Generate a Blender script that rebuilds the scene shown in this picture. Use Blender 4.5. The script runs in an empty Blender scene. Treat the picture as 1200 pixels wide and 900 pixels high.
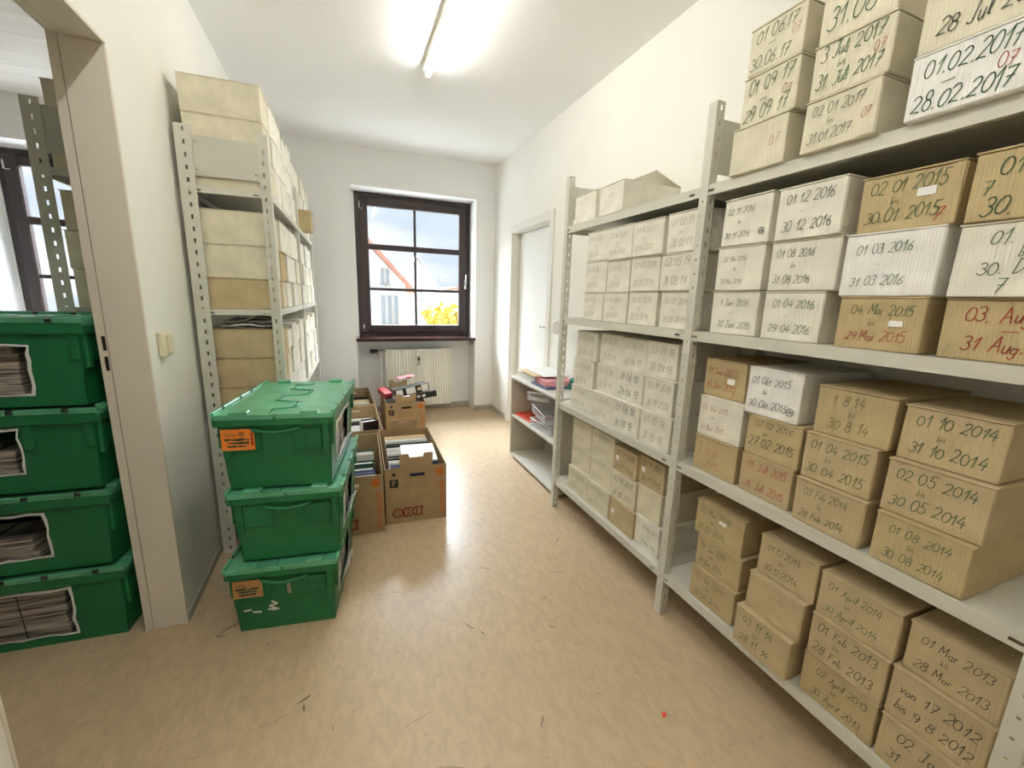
import bpy, bmesh, math, random
from mathutils import Vector, Matrix
random.seed(7)
S = bpy.context.scene
COL = S.collection
# ------------------------------------------------------------------ camera
cam_d = bpy.data.cameras.new('camera'); cam = bpy.data.objects.new('camera', cam_d); COL.objects.link(cam)
YAW, PITCH, ROLL, FPX = 0.384993, 0.201093, 0.030029, 490.1355
fw = Vector((math.sin(YAW)*math.cos(PITCH), math.cos(YAW)*math.cos(PITCH), -math.sin(PITCH)))
rt = Vector((math.cos(YAW), -math.sin(YAW), 0)); up = rt.cross(fw)
r2 = rt*math.cos(ROLL) + up*math.sin(ROLL); u2 = -rt*math.sin(ROLL) + up*math.cos(ROLL)
m3 = Matrix((r2, u2, -fw)).transposed()
cam.matrix_world = Matrix.Translation((0, 0, 1.32)) @ m3.to_4x4()
cam_d.sensor_width = 36.0; cam_d.sensor_fit = 'HORIZONTAL'; cam_d.lens = FPX/1200*36.0
cam_d.clip_start = 0.02; cam_d.clip_end = 300
S.camera = cam
# ------------------------------------------------------------------ light levels and exposure
LAMP_STRENGTH = 22.0
FILL_LAMP_STRENGTH = 36.0
SKY_LOW, SKY_HIGH = 0.52, 30.0
S.view_settings.view_transform = 'Standard'; S.view_settings.look = 'None'
S.view_settings.exposure = 1.22; S.view_settings.gamma = 1.0; S.view_settings.use_curve_mapping = False
# world: overcast bright sky, paler blue near the horizon, brighter towards the zenith
W = bpy.data.worlds.new('sky'); S.world = W; W.use_nodes = True
nt = W.node_tree; nt.nodes.clear()
def N(t, **k):
    n = nt.nodes.new(t)
    for a, b in k.items(): setattr(n, a, b)
    return n
tc = N('ShaderNodeTexCoord'); sp = N('ShaderNodeSeparateXYZ'); mr = N('ShaderNodeMapRange')
nt.links.new(tc.outputs['Generated'], sp.inputs[0])
mr.inputs['From Min'].default_value = 0.0; mr.inputs['From Max'].default_value = 1.0
mr.inputs['To Min'].default_value = SKY_LOW; mr.inputs['To Max'].default_value = SKY_HIGH
ay = N('ShaderNodeMapRange'); ay.inputs['From Min'].default_value = -0.05; ay.inputs['From Max'].default_value = 0.45   # the bright half of the sky lies beyond the windows
nt.links.new(sp.outputs['Y'], ay.inputs['Value'])
az = N('ShaderNodeMapRange'); az.inputs['From Min'].default_value = 0.18; az.inputs['From Max'].default_value = 0.75
nt.links.new(sp.outputs['Z'], az.inputs['Value'])
pm = N('ShaderNodeMath', operation='MULTIPLY'); nt.links.new(ay.outputs[0], pm.inputs[0]); nt.links.new(az.outputs[0], pm.inputs[1])
nz = N('ShaderNodeTexNoise'); nz.inputs['Scale'].default_value = 3.0; nz.inputs['Detail'].default_value = 4
mp = N('ShaderNodeMapping'); mp.inputs['Scale'].default_value = (1, 1, 4)
nt.links.new(tc.outputs['Generated'], mp.inputs[0]); nt.links.new(mp.outputs[0], nz.inputs['Vector'])
cr = N('ShaderNodeValToRGB')
cr.color_ramp.elements[0].position = 0.42; cr.color_ramp.elements[0].color = (0.62, 0.74, 0.86, 1)
cr.color_ramp.elements[1].position = 0.62; cr.color_ramp.elements[1].color = (0.95, 0.97, 1.0, 1)
nt.links.new(nz.outputs['Fac'], cr.inputs[0])
nt.links.new(pm.outputs[0], mr.inputs['Value'])
bg = N('ShaderNodeBackground'); wo = N('ShaderNodeOutputWorld')
nt.links.new(cr.outputs[0], bg.inputs['Color']); nt.links.new(mr.outputs[0], bg.inputs['Strength']); nt.links.new(bg.outputs[0], wo.inputs[0])
def portal(name, x, y, z, w, h):
    d = bpy.data.lights.new(name, 'AREA'); d.shape = 'RECTANGLE'; d.size = w; d.size_y = h; d.cycles.is_portal = True
    o = bpy.data.objects.new(name, d); COL.objects.link(o); o.location = (x, y, z); o.rotation_euler = (math.radians(-90), 0, 0)
portal('window_portal', 0.79, 5.04, 1.61, 1.26, 1.5)
portal('side_window_portal', -1.88, 5.04, 1.61, 1.26, 1.5)
try:
    S.cycles.use_denoising = True; S.cycles.max_bounces = 10; S.cycles.diffuse_bounces = 6; S.cycles.sample_clamp_indirect = 6
except Exception: pass
# ------------------------------------------------------------------ materials
MATS = {}
def mat(name, col, rough=0.6, metal=0.0, var=0.0, scale=8.0, stretch=(1, 1, 1), bump=0.0, bscale=40.0, emit=None, estr=0.0, trans=0.0, col2=None, detail=4.0, spec=0.4):
    m = bpy.data.materials.new(name); m.use_nodes = True; t = m.node_tree; b = t.nodes['Principled BSDF']
    b.inputs['Base Color'].default_value = (*col, 1); b.inputs['Roughness'].default_value = rough; b.inputs['Metallic'].default_value = metal
    b.inputs['Specular IOR Level'].default_value = spec
    if trans: b.inputs['Transmission Weight'].default_value = trans
    if emit: b.inputs['Emission Color'].default_value = (*emit, 1); b.inputs['Emission Strength'].default_value = estr
    if var or bump:
        c = t.nodes.new('ShaderNodeTexCoord'); mp = t.nodes.new('ShaderNodeMapping'); mp.inputs['Scale'].default_value = stretch
        t.links.new(c.outputs['Object'], mp.inputs[0])
    if var:
        n = t.nodes.new('ShaderNodeTexNoise'); n.inputs['Scale'].default_value = scale; n.inputs['Detail'].default_value = detail
        t.links.new(mp.outputs[0], n.inputs['Vector'])
        r = t.nodes.new('ShaderNodeValToRGB'); r.color_ramp.elements[0].position = 0.3; r.color_ramp.elements[1].position = 0.7
        lo = col2 or tuple(max(0, x*(1-var)) for x in col); hi = col if col2 else tuple(min(1, x*(1+var*0.6)) for x in col)
        r.color_ramp.elements[0].color = (*lo, 1); r.color_ramp.elements[1].color = (*hi, 1)
        t.links.new(n.outputs['Fac'], r.inputs[0]); t.links.new(r.outputs[0], b.inputs['Base Color'])
    if bump:
        n2 = t.nodes.new('ShaderNodeTexNoise'); n2.inputs['Scale'].default_value = bscale; n2.inputs['Detail'].default_value = 3
        t.links.new(mp.outputs[0], n2.inputs['Vector'])
        bp = t.nodes.new('ShaderNodeBump'); bp.inputs['Strength'].default_value = bump; bp.inputs['Distance'].default_value = 0.004
        t.links.new(n2.outputs['Fac'], bp.inputs['Height']); t.links.new(bp.outputs[0], b.inputs['Normal'])
    MATS[name] = m
    return m
def cardboard(name, col, dark):
    m = mat(name, col, rough=0.85, var=0.12, scale=14, spec=0.15)
    t = m.node_tree; b = t.nodes['Principled BSDF']
    c = t.nodes.new('ShaderNodeTexCoord'); w = t.nodes.new('ShaderNodeTexWave'); w.wave_type = 'BANDS'; w.bands_direction = 'X'
    w.inputs['Scale'].default_value = 45; w.inputs['Distortion'].default_value = 1.5; w.inputs['Detail'].default_value = 2
    t.links.new(c.outputs['Object'], w.inputs['Vector'])
    bp = t.nodes.new('ShaderNodeBump'); bp.inputs['Strength'].default_value = 0.22; bp.inputs['Distance'].default_value = 0.002
    t.links.new(w.outputs['Fac'], bp.inputs['Height']); t.links.new(bp.outputs[0], b.inputs['Normal'])
    return m
M_wall = mat('wall_plaster', (0.87, 0.855, 0.795), 0.9, var=0.03, scale=2.0, bump=0.12, bscale=60, spec=0.1)
M_wallback = mat('wall_plaster_cool', (0.87, 0.87, 0.86), 0.9, var=0.03, scale=2.0, bump=0.12, bscale=60, spec=0.1)
M_ceil = mat('ceiling_plaster', (0.90, 0.895, 0.88), 0.95, var=0.03, scale=1.5, bump=0.1, bscale=30, spec=0.05)
M_frame = mat('door_frame_paint', (0.74, 0.68, 0.58), 0.55, var=0.03, scale=5)
M_dframe = mat('white_door_paint', (0.82, 0.80, 0.74), 0.45, var=0.02, scale=3)
M_doorleaf = mat('white_door_leaf', (0.88, 0.87, 0.83), 0.35)
M_metal = mat('shelf_grey_enamel', (0.64, 0.63, 0.55), 0.42, var=0.05, scale=6, bump=0.03, bscale=90)
M_metal2 = mat('gusset_grey_enamel', (0.58, 0.58, 0.50), 0.45, var=0.05, scale=6)
M_tan = cardboard('cardboard_tan', (0.52, 0.415, 0.235), None)
M_tan2 = cardboard('cardboard_dull_tan', (0.54, 0.43, 0.26), None)
M_cream = cardboard('cardboard_cream', (0.74, 0.69, 0.54), None)
M_white = cardboard('cardboard_white', (0.83, 0.80, 0.70), None)
M_bright = cardboard('cardboard_bright_white', (0.90, 0.89, 0.85), None)
M_carton = cardboard('moving_box_board', (0.385, 0.275, 0.15), None)
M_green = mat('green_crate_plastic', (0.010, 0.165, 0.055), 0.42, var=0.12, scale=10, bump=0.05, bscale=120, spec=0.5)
M_greenlid_sheen = mat('green_lid_painted_sheen', (0.11, 0.43, 0.24), 0.2, var=0.25, scale=7, bump=0.04, bscale=40, spec=0.9)  # paler than the crate green: window reflection put into the base colour
M_window = mat('dark_brown_window_wood', (0.045, 0.030, 0.027), 0.4, var=0.25, scale=9, stretch=(1, 1, 0.15))
M_sill = mat('dark_sill', (0.04, 0.018, 0.015), 0.15)
M_rad = mat('radiator_enamel', (0.86, 0.84, 0.76), 0.35)
M_black = mat('black_plastic', (0.015, 0.015, 0.016), 0.35)
M_dark = mat('dark_gap', (0.02, 0.018, 0.015), 0.8)
M_brown = mat('brown_plastic', (0.09, 0.05, 0.03), 0.4)
M_cream_pl = mat('cream_switch_plastic', (0.74, 0.68, 0.50), 0.3)
M_white_pl = mat('white_switch_plastic', (0.82, 0.80, 0.76), 0.3)
M_ink_g = mat('ink_green', (0.035, 0.115, 0.05), 0.7)
M_ink_k = mat('ink_dark', (0.045, 0.06, 0.045), 0.7)
M_ink_r = mat('ink_red', (0.36, 0.035, 0.02), 0.7)
M_ink_f = mat('ink_faded', (0.42, 0.37, 0.25), 0.8)
M_ink_fr = mat('ink_faded_red', (0.46, 0.17, 0.09), 0.8)
M_ink_gr = mat('ink_grey', (0.34, 0.32, 0.25), 0.8)
M_ink_n = mat('ink_dull_green', (0.13, 0.13, 0.07), 0.8)
M_ink_n2 = mat('ink_very_faded', (0.30, 0.24, 0.14), 0.8)
M_label = mat('white_label_paper', (0.85, 0.85, 0.83), 0.6)
M_orange = mat('orange_label_paper', (0.85, 0.25, 0.035), 0.6)
M_tanlabel = mat('faded_orange_label', (0.45, 0.25, 0.09), 0.6)
M_paper = mat('white_paper', (0.80, 0.79, 0.76), 0.7, var=0.05, scale=20)
M_obi = mat('carton_print_dark_red', (0.20, 0.03, 0.02), 0.8)
M_obiorange = mat('carton_print_orange', (0.55, 0.13, 0.02), 0.8)
M_red = mat('red_card', (0.33, 0.025, 0.035), 0.4)
M_redpaper = mat('red_paper', (0.72, 0.08, 0.04), 0.6)
M_pink = mat('pink_paper', (0.75, 0.33, 0.38), 0.6)
M_darkgreen = mat('dark_green_folder', (0.03, 0.09, 0.06), 0.4)
M_blue = mat('blue_edge_folder', (0.10, 0.13, 0.28), 0.5)
M_teal = mat('teal_tape', (0.03, 0.22, 0.18), 0.4)
M_beigefold = mat('manila_folder', (0.78, 0.60, 0.36), 0.6)
M_cab = mat('grey_laminate', (0.52, 0.48, 0.40), 0.5, var=0.06, scale=20)
M_cabtop = mat('light_grey_laminate', (0.66, 0.64, 0.58), 0.35)
M_steel = mat('bright_steel', (0.6, 0.6, 0.58), 0.25, metal=1.0)
M_base = mat('grey_skirting', (0.46, 0.43, 0.36), 0.5)
M_tube = mat('lamp_tube', (0.9, 0.9, 0.9), 0.4, emit=(1.0, 0.985, 0.945), estr=LAMP_STRENGTH)
M_fill_tube = mat('fill_lamp_tube', (0.9, 0.9, 0.9), 0.4, emit=(1.0, 0.985, 0.945), estr=FILL_LAMP_STRENGTH)
M_batten = mat('lamp_batten', (0.78, 0.74, 0.62), 0.45)
def mk_clear():
    m = bpy.data.materials.new('clear_plastic'); m.use_nodes = True; t = m.node_tree; t.nodes.clear()
    tr = t.nodes.new('ShaderNodeBsdfTransparent'); pr = t.nodes.new('ShaderNodeBsdfPrincipled'); pr.inputs['Base Color'].default_value = (0.86, 0.88, 0.92, 1); pr.inputs['Roughness'].default_value = 0.1; pr.inputs['Specular IOR Level'].default_value = 0.8
    mx = t.nodes.new('ShaderNodeMixShader'); mx.inputs[0].default_value = 0.28; o = t.nodes.new('ShaderNodeOutputMaterial')
    t.links.new(tr.outputs[0], mx.inputs[1]); t.links.new(pr.outputs[0], mx.inputs[2]); t.links.new(mx.outputs[0], o.inputs[0]); return m
M_clear = mk_clear()
M_news2 = mat('creased_newspaper', (0.62, 0.55, 0.51), 0.8, var=0.35, scale=18, bump=0.4, bscale=30)
M_foil = mat('torn_white_foil', (0.82, 0.84, 0.83), 0.35)
M_crumple = mat('dark_folded_paper', (0.20, 0.17, 0.15), 0.7, var=0.3, scale=20)
def mk_news():
    m = mat('newspaper_edges', (0.42, 0.37, 0.31), 0.85)
    t = m.node_tree; b = t.nodes['Principled BSDF']
    c = t.nodes.new('ShaderNodeTexCoord'); mp = t.nodes.new('ShaderNodeMapping'); mp.inputs['Scale'].default_value = (3, 3, 110)
    n = t.nodes.new('ShaderNodeTexNoise'); n.inputs['Scale'].default_value = 1.4; n.inputs['Detail'].default_value = 3
    t.links.new(c.outputs['Object'], mp.inputs[0]); t.links.new(mp.outputs[0], n.inputs['Vector'])
    r = t.nodes.new('ShaderNodeValToRGB'); r.color_ramp.elements[0].position = 0.36; r.color_ramp.elements[0].color = (0.10, 0.08, 0.07, 1)
    r.color_ramp.elements[1].position = 0.6; r.color_ramp.elements[1].color = (0.56, 0.50, 0.43, 1)
    t.links.new(n.outputs['Fac'], r.inputs[0]); t.links.new(r.outputs[0], b.inputs['Base Color'])
    return m
M_news = mk_news()
def mk_glass():
    m = bpy.data.materials.new('window_glass'); m.use_nodes = True; t = m.node_tree; t.nodes.clear()
    g = t.nodes.new('ShaderNodeBsdfGlossy'); g.inputs['Roughness'].default_value = 0.02; tr = t.nodes.new('ShaderNodeBsdfTransparent')
    mx = t.nodes.new('ShaderNodeMixShader'); mx.inputs[0].default_value = 0.05; o = t.nodes.new('ShaderNodeOutputMaterial')
    t.links.new(tr.outputs[0], mx.inputs[1]); t.links.new(g.outputs[0], mx.inputs[2]); t.links.new(mx.outputs[0], o.inputs[0])
    return m
M_glass = mk_glass()
def mk_floor():
    m = bpy.data.materials.new('worn_linoleum'); m.use_nodes = True; t = m.node_tree; b = t.nodes['Principled BSDF']
    L = t.links.new
    c = t.nodes.new('ShaderNodeTexCoord')
    def noise(sc, st, rot=0.0, det=4, dist=0.0):
        mp = t.nodes.new('ShaderNodeMapping'); mp.inputs['Scale'].default_value = st; mp.inputs['Rotation'].default_value = (0, 0, rot)
        n = t.nodes.new('ShaderNodeTexNoise'); n.inputs['Scale'].default_value = sc; n.inputs['Detail'].default_value = det; n.inputs['Distortion'].default_value = dist
        L(c.outputs['Object'], mp.inputs[0]); L(mp.outputs[0], n.inputs['Vector']); return n.outputs['Fac']
    def ramp(fac, p0, c0, p1, c1):
        r = t.nodes.new('ShaderNodeValToRGB'); r.color_ramp.elements[0].position = p0; r.color_ramp.elements[0].color = (*c0, 1)
        r.color_ramp.elements[1].position = p1; r.color_ramp.elements[1].color = (*c1, 1); L(fac, r.inputs[0]); return r.outputs[0]
    def mix(fac, a, bcol, mode='MIX'):
        x = t.nodes.new('ShaderNodeMix'); x.data_type = 'RGBA'; x.blend_type = mode
        if hasattr(fac, 'is_linked') or not isinstance(fac, (int, float)): L(fac, x.inputs[0])
        else: x.inputs[0].default_value = fac
        for s, v in ((6, a), (7, bcol)):
            if isinstance(v, tuple): x.inputs[s].default_value = (*v, 1)
            else: L(v, x.inputs[s])
        return x.outputs[2]
    base = ramp(noise(1.2, (1, 1, 1)), 0.3, (0.52, 0.395, 0.255), 0.7, (0.59, 0.455, 0.30))
    marb = ramp(noise(34, (1, 0.45, 1), 0.5, 8, 0.8), 0.36, (0.89, 0.89, 0.89), 0.64, (1.05, 1.04, 1.02))
    col = mix(1.0, base, marb, 'MULTIPLY')
    # dark scratches of two directions and small stains, sparse
    scr = ramp(noise(17, (1, 6, 1), 0.9, 3, 0.5), 0.695, (0, 0, 0), 0.73, (1, 1, 1))
    col = mix(mixf(t, scr, 0.35), col, (0.20, 0.12, 0.07))
    scr2 = ramp(noise(10, (1, 9, 1), -0.5, 2, 0.6), 0.72, (0, 0, 0), 0.75, (1, 1, 1))
    col = mix(mixf(t, scr2, 0.45), col, (0.16, 0.10, 0.06))
    sp = ramp(noise(26, (1, 1, 1), 0, 2), 0.735, (0, 0, 0), 0.77, (1, 1, 1))
    col = mix(mixf(t, sp, 0.5), col, (0.14, 0.09, 0.06))
    L(col, b.inputs['Base Color'])
    rr = t.nodes.new('ShaderNodeMapRange'); L(noise(7, (1, 1, 1), 0, 4), rr.inputs['Value']); rr.inputs['To Min'].default_value = 0.22; rr.inputs['To Max'].default_value = 0.42
    L(rr.outputs[0], b.inputs['Roughness'])
    bp = t.nodes.new('ShaderNodeBump'); bp.inputs['Strength'].default_value = 0.15; bp.inputs['Distance'].default_value = 0.003
    L(noise(5, (1, 1, 1), 0, 5), bp.inputs['Height']); L(bp.outputs[0], b.inputs['Normal'])
    b.inputs['Specular IOR Level'].default_value = 0.5
    return m
def mixf(t, out, k):
    n = t.nodes.new('ShaderNodeMath'); n.operation = 'MULTIPLY'; n.inputs[1].default_value = k; t.links.new(out, n.inputs[0]); return n.outputs[0]
M_floor = mk_floor()
M_scuff = mat('floor_scuff_dark', (0.27, 0.20, 0.135), 0.6, var=0.4, scale=60)
M_sideceil = mat('cracked_ceiling_plaster', (0.80, 0.78, 0.75), 0.95, var=0.10, scale=5, stretch=(0.5, 4, 1), detail=8, bump=0.3, bscale=12, spec=0.05)
M_housewall = mat('house_render', (0.62, 0.60, 0.57), 0.9)
M_housewin = mat('house_window_dark', (0.30, 0.33, 0.36), 0.3)
M_roof = mat('red_roof_tiles', (0.55, 0.25, 0.18), 0.9, var=0.2, scale=6)
M_roofgrey = mat('grey_roof', (0.42, 0.46, 0.5), 0.9)
M_leaf = mat('yellow_leaves', (0.55, 0.44, 0.06), 0.8, var=0.3, scale=5)
M_trunk = mat('tree_bark', (0.2, 0.15, 0.1), 0.9)
M_street = mat('street_asphalt', (0.4, 0.4, 0.38), 0.9)

# ------------------------------------------------------------------ mesh helpers
class MB:
    def __init__(s): s.bm = bmesh.new(); s.mats = []
    def mi(s, m):
        if m is None: return 0
        if m not in s.mats: s.mats.append(m)
        return s.mats.index(m)
    def _fin(s, fs, m):
        i = s.mi(m)
        for f in fs: f.material_index = i
    def box(s, x0, x1, y0, y1, z0, z1, m=None, bev=0.0, seg=1, jit=0.0, mx=None):
        g = bmesh.ops.create_cube(s.bm, size=1.0); vs = g['verts']
        for v in vs:
            v.co = Vector((x0 + (v.co.x+.5)*(x1-x0), y0 + (v.co.y+.5)*(y1-y0), z0 + (v.co.z+.5)*(z1-z0)))
            if jit: v.co += Vector((random.uniform(-jit, jit), random.uniform(-jit, jit), random.uniform(-jit, jit)*0.3))
            if mx is not None: v.co = mx @ v.co
        fs = list({f for v in vs for f in v.link_faces})
        s._fin(fs, m)
        if bev:
            es = list({e for v in vs for e in v.link_edges})
            r = bmesh.ops.bevel(s.bm, geom=es, offset=bev, segments=seg, affect='EDGES', profile=0.5)
            s._fin(r['faces'], m)
        return s
    def face(s, pts, m=None):
        f = s.bm.faces.new([s.bm.verts.new(p) for p in pts]); s._fin([f], m); return s
    def prism(s, poly, mapf, a, b, m=None):
        """poly: 2-D outline; mapf(u, v, w) -> 3-D; extruded from w=a to w=b"""
        A = [s.bm.verts.new(mapf(u, v, a)) for u, v in poly]; B = [s.bm.verts.new(mapf(u, v, b)) for u, v in poly]
        n = len(poly); fs = [s.bm.faces.new(A[::-1]), s.bm.faces.new(B)]
        for i in range(n): fs.append(s.bm.faces.new((A[i], A[(i+1) % n], B[(i+1) % n], B[i])))
        s._fin(fs, m); return s
    def plate(s, mapf, u0, u1, v0, v1, holes, t, m=None, umore=(), vmore=()):
        """sheet with rectangular holes; mapf(u, v, w), thickness w from 0 to t"""
        us = sorted({u0, u1, *umore, *[min(max(h[k], u0), u1) for h in holes for k in (0, 1)]})
        vs = sorted({v0, v1, *vmore, *[min(max(h[k], v0), v1) for h in holes for k in (2, 3)]})
        nu, nv = len(us)-1, len(vs)-1
        solid = {}
        for i in range(nu):
            for j in range(nv):
                cu, cv = (us[i]+us[i+1])/2, (vs[j]+vs[j+1])/2
                solid[i, j] = not any(h[0] < cu < h[1] and h[2] < cv < h[3] for h in holes)
        V = {}
        def vert(i, j, k):
            if (i, j, k) not in V: V[i, j, k] = s.bm.verts.new(mapf(us[i], vs[j], t*k))
            return V[i, j, k]
        fs = []
        for (i, j), ok in solid.items():
            if not ok: continue
            fs.append(s.bm.faces.new([vert(i, j, 0), vert(i, j+1, 0), vert(i+1, j+1, 0), vert(i+1, j, 0)]))
            fs.append(s.bm.faces.new([vert(i, j, 1), vert(i+1, j, 1), vert(i+1, j+1, 1), vert(i, j+1, 1)]))
            for (di, dj, a, b) in ((-1, 0, (i, j), (i, j+1)), (1, 0, (i+1, j+1), (i+1, j)), (0, -1, (i+1, j), (i, j)), (0, 1, (i, j+1), (i+1, j+1))):
                if not solid.get((i+di, j+dj), False):
                    fs.append(s.bm.faces.new([vert(*a, 0), vert(*b, 0), vert(*b, 1), vert(*a, 1)][::-1]))
        s._fin(fs, m); return s
    def tube(s, pts, r, m=None, seg=8, cap=True, radii=None):
        pts = [Vector(p) for p in pts]; rings = []
        for i, p in enumerate(pts):
            d = (pts[min(i+1, len(pts)-1)] - pts[max(i-1, 0)]).normalized()
            a = d.orthogonal().normalized() if i == 0 else (rings_a - d*rings_a.dot(d)).normalized()
            rings_a = a; b = d.cross(a); rr = radii[i] if radii else r
            rings.append([s.bm.verts.new(p + (a*math.cos(2*math.pi*k/seg) + b*math.sin(2*math.pi*k/seg))*rr) for k in range(seg)])
        fs = []
        for A, B in zip(rings, rings[1:]):
            for k in range(seg): fs.append(s.bm.faces.new((A[k], A[(k+1) % seg], B[(k+1) % seg], B[k])))
        if cap: fs += [s.bm.faces.new(rings[0][::-1]), s.bm.faces.new(rings[-1])]
        for f in fs: f.smooth = seg > 5
        s._fin(fs, m); return s
    def ribbon(s, pts, wd, mapf, m=None):
        """flat pen strokes: 2-D polyline widened and mapped by mapf(u, v)"""
        fs = []
        for (a, b) in zip(pts, pts[1:]):
            dx, dy = b[0]-a[0], b[1]-a[1]; L = math.hypot(dx, dy) or 1e-6
            ex, ey = dx/L*wd*.45, dy/L*wd*.45; nx, ny = -dy/L*wd*.5, dx/L*wd*.5
            q = [(a[0]-ex+nx, a[1]-ey+ny), (a[0]-ex-nx, a[1]-ey-ny), (b[0]+ex-nx, b[1]+ey-ny), (b[0]+ex+nx, b[1]+ey+ny)]
            fs.append(s.bm.faces.new([s.bm.verts.new(mapf(u, v)) for u, v in q]))
        s._fin(fs, m); return s
    def build(s, name, m=None, parent=None, loc=None, rz=0.0, smooth=False):
        if m is not None and not s.mats: s.mats = [m]
        bmesh.ops.recalc_face_normals(s.bm, faces=s.bm.faces) if not getattr(s, 'keep', False) else None
        me = bpy.data.meshes.new(name); s.bm.to_mesh(me); s.bm.free()
        for x in s.mats: me.materials.append(x)
        if smooth:
            for p in me.polygons: p.use_smooth = True
        o = bpy.data.objects.new(name, me); COL.objects.link(o)
        if parent is not None: o.parent = parent
        if loc is not None: o.location = loc
        o.rotation_euler = (0, 0, rz)
        return o
def tag(o, label, cat, group=None, kind=None):
    o['label'] = label; o['category'] = cat
    if group: o['group'] = group
    if kind: o['kind'] = kind
    return o
def structure(o, label, cat): o['kind'] = 'structure'; o['label'] = label; o['category'] = cat; return o
def thing(name, label, cat, loc=(0, 0, 0), rz=0.0, group=None):
    o = bpy.data.objects.new(name, None); o.empty_display_size = 0.05; COL.objects.link(o); o.location = loc; o.rotation_euler = (0, 0, rz)
    return tag(o, label, cat, group)
def copy_tree(o, parent=None):
    c = o.copy(); COL.objects.link(c)
    if parent is not None: c.parent = parent
    for ch in list(o.children): copy_tree(ch, c)
    return c
XY = lambda w=0: (lambda u, v, t: (u, v, w+t))

# ------------------------------------------------------------------ handwriting: single-stroke pen font
def arc(cx, cy, rx, ry, a0, a1, n=9):
    return [(cx+rx*math.cos(math.radians(a0+(a1-a0)*i/(n-1))), cy+ry*math.sin(math.radians(a0+(a1-a0)*i/(n-1)))) for i in range(n)]
G = {
 '0': (.62, [arc(.28, .5, .26, .5, 80, 440, 13)]), '1': (.42, [[(.04, .62), (.28, 1), (.22, 0)]]),
 '2': (.60, [arc(.27, .74, .23, .26, 160, -35, 8)+[(.03, .02), (.2, .05), (.52, 0)]]),
 '3': (.56, [arc(.24, .76, .21, .24, 150, -80, 8)+arc(.23, .27, .25, .27, 85, -150, 9)]),
 '4': (.58, [[(.3, 1), (.02, .36), (.52, .36)], [(.40, .62), (.36, 0)]]),
 '5': (.56, [[(.5, 1), (.14, 1), (.09, .56)]+arc(.22, .3, .25, .3, 110, -150, 9)]),
 '6': (.56, [[(.42, .98), (.16, .66)]+arc(.26, .27, .22, .27, 150, 510, 11)]),
 '7': (.56, [[(.02, .96), (.5, .98), (.18, 0)], [(.12, .5), (.44, .52)]]),
 '8': (.56, [arc(.27, .76, .19, .23, 270, -90, 10)+arc(.26, .26, .24, .27, 90, 450, 11)]),
 '9': (.56, [arc(.26, .72, .21, .26, 20, 380, 11)+[(.42, .3), (.28, 0)]]),
 '.': (.26, [[(.08, .0), (.12, .05)]]), '-': (.62, [[(.06, .45), (.56, .48)]]), '_': (1.1, [[(.0, .4), (1.0, .46)]]), ' ': (.46, []),
 'b': (.44, [[(.08, 1), (.05, 0)]+arc(.2, .2, .16, .2, 200, 480, 8)]), 'i': (.22, [[(.08, .48), (.07, 0)], [(.1, .68), (.11, .73)]]),
 's': (.36, [arc(.17, .36, .13, .13, 50, 240, 6)+arc(.15, .13, .14, .13, 70, -130, 6)]),
 'J': (.5, [[(.1, 1), (.46, 1)], [(.34, 1), (.28, .1)]+arc(.15, .05, .13, .12, 10, -170, 6)]), 'u': (.44, [[(.05, .48), (.06, .1), (.16, 0), (.3, .14), (.34, .48)], [(.34, .48), (.34, 0)]]),
 'n': (.42, [[(.06, .48), (.05, 0)], [(.05, .3), (.2, .48), (.32, .4), (.32, 0)]]), 'l': (.24, [[(.05, .1), (.2, .8), (.14, 1), (.07, .8), (.08, .1), (.2, .02)]]),
 'M': (.78, [[(.04, 0), (.14, 1), (.34, .3), (.6, 1), (.66, 0)]]), 'a': (.44, [arc(.18, .23, .16, .24, 40, 340, 9), [(.34, .46), (.34, .02)]]), 'r': (.34, [[(.06, .48), (.05, 0)], [(.05, .3), (.16, .46), (.28, .44)]]),
 'A': (.62, [[(.02, 0), (.3, 1), (.52, 0)], [(.12, .36), (.46, .38)]]), 'p': (.44, [[(.1, .48), (.04, -.36)]+[], arc(.2, .25, .17, .22, 190, -150, 9)]),
 'e': (.42, [[(.05, .24), (.32, .28)]+arc(.19, .24, .15, .23, 10, 320, 8)]), 't': (.32, [[(.14, .85), (.12, .08), (.24, .02)], [(.02, .55), (.28, .57)]]),
 'F': (.5, [[(.1, 1), (.06, 0)], [(.1, 1), (.48, 1)], [(.08, .55), (.38, .56)]]), 'D': (.6, [[(.1, 1), (.06, 0)]+arc(.1, .5, .42, .5, -90, 90, 9)]),
 'z': (.4, [[(.03, .46), (.32, .46), (.04, 0), (.36, .02)]]), 'v': (.4, [[(.03, .48), (.16, 0), (.34, .5)]]), 'g': (.44, [arc(.18, .25, .16, .22, 40, 340, 9), [(.34, .46), (.32, -.25), (.16, -.36), (.04, -.25)]]),
 'S': (.5, [arc(.25, .76, .2, .23, 40, 260, 7)+arc(.23, .26, .22, .27, 80, -140, 7)]), 'N': (.64, [[(.05, 0), (.1, 1), (.46, 0), (.54, 1)]]), 'o': (.4, [arc(.18, .23, .15, .23, 90, 450, 9)]),
 'O': (.64, [arc(.28, .5, .26, .5, 80, 440, 13)]), 'k': (.42, [[(.08, 1), (.05, 0)], [(.32, .48), (.06, .22), (.34, 0)]]),
 'B': (.56, [[(.1, 1), (.06, 0)], arc(.1, .76, .3, .24, 90, -90, 7)+arc(.08, .27, .38, .27, 90, -90, 7)]), 'P': (.54, [[(.1, 1), (.06, 0)], arc(.1, .74, .36, .26, 90, -90, 8)]), 'I': (.25, [[(.1, 1), (.08, 0)]]),
}
def text_w(t): return 1.06*sum(G.get(c, G[' '])[0] for c in t)
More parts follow.
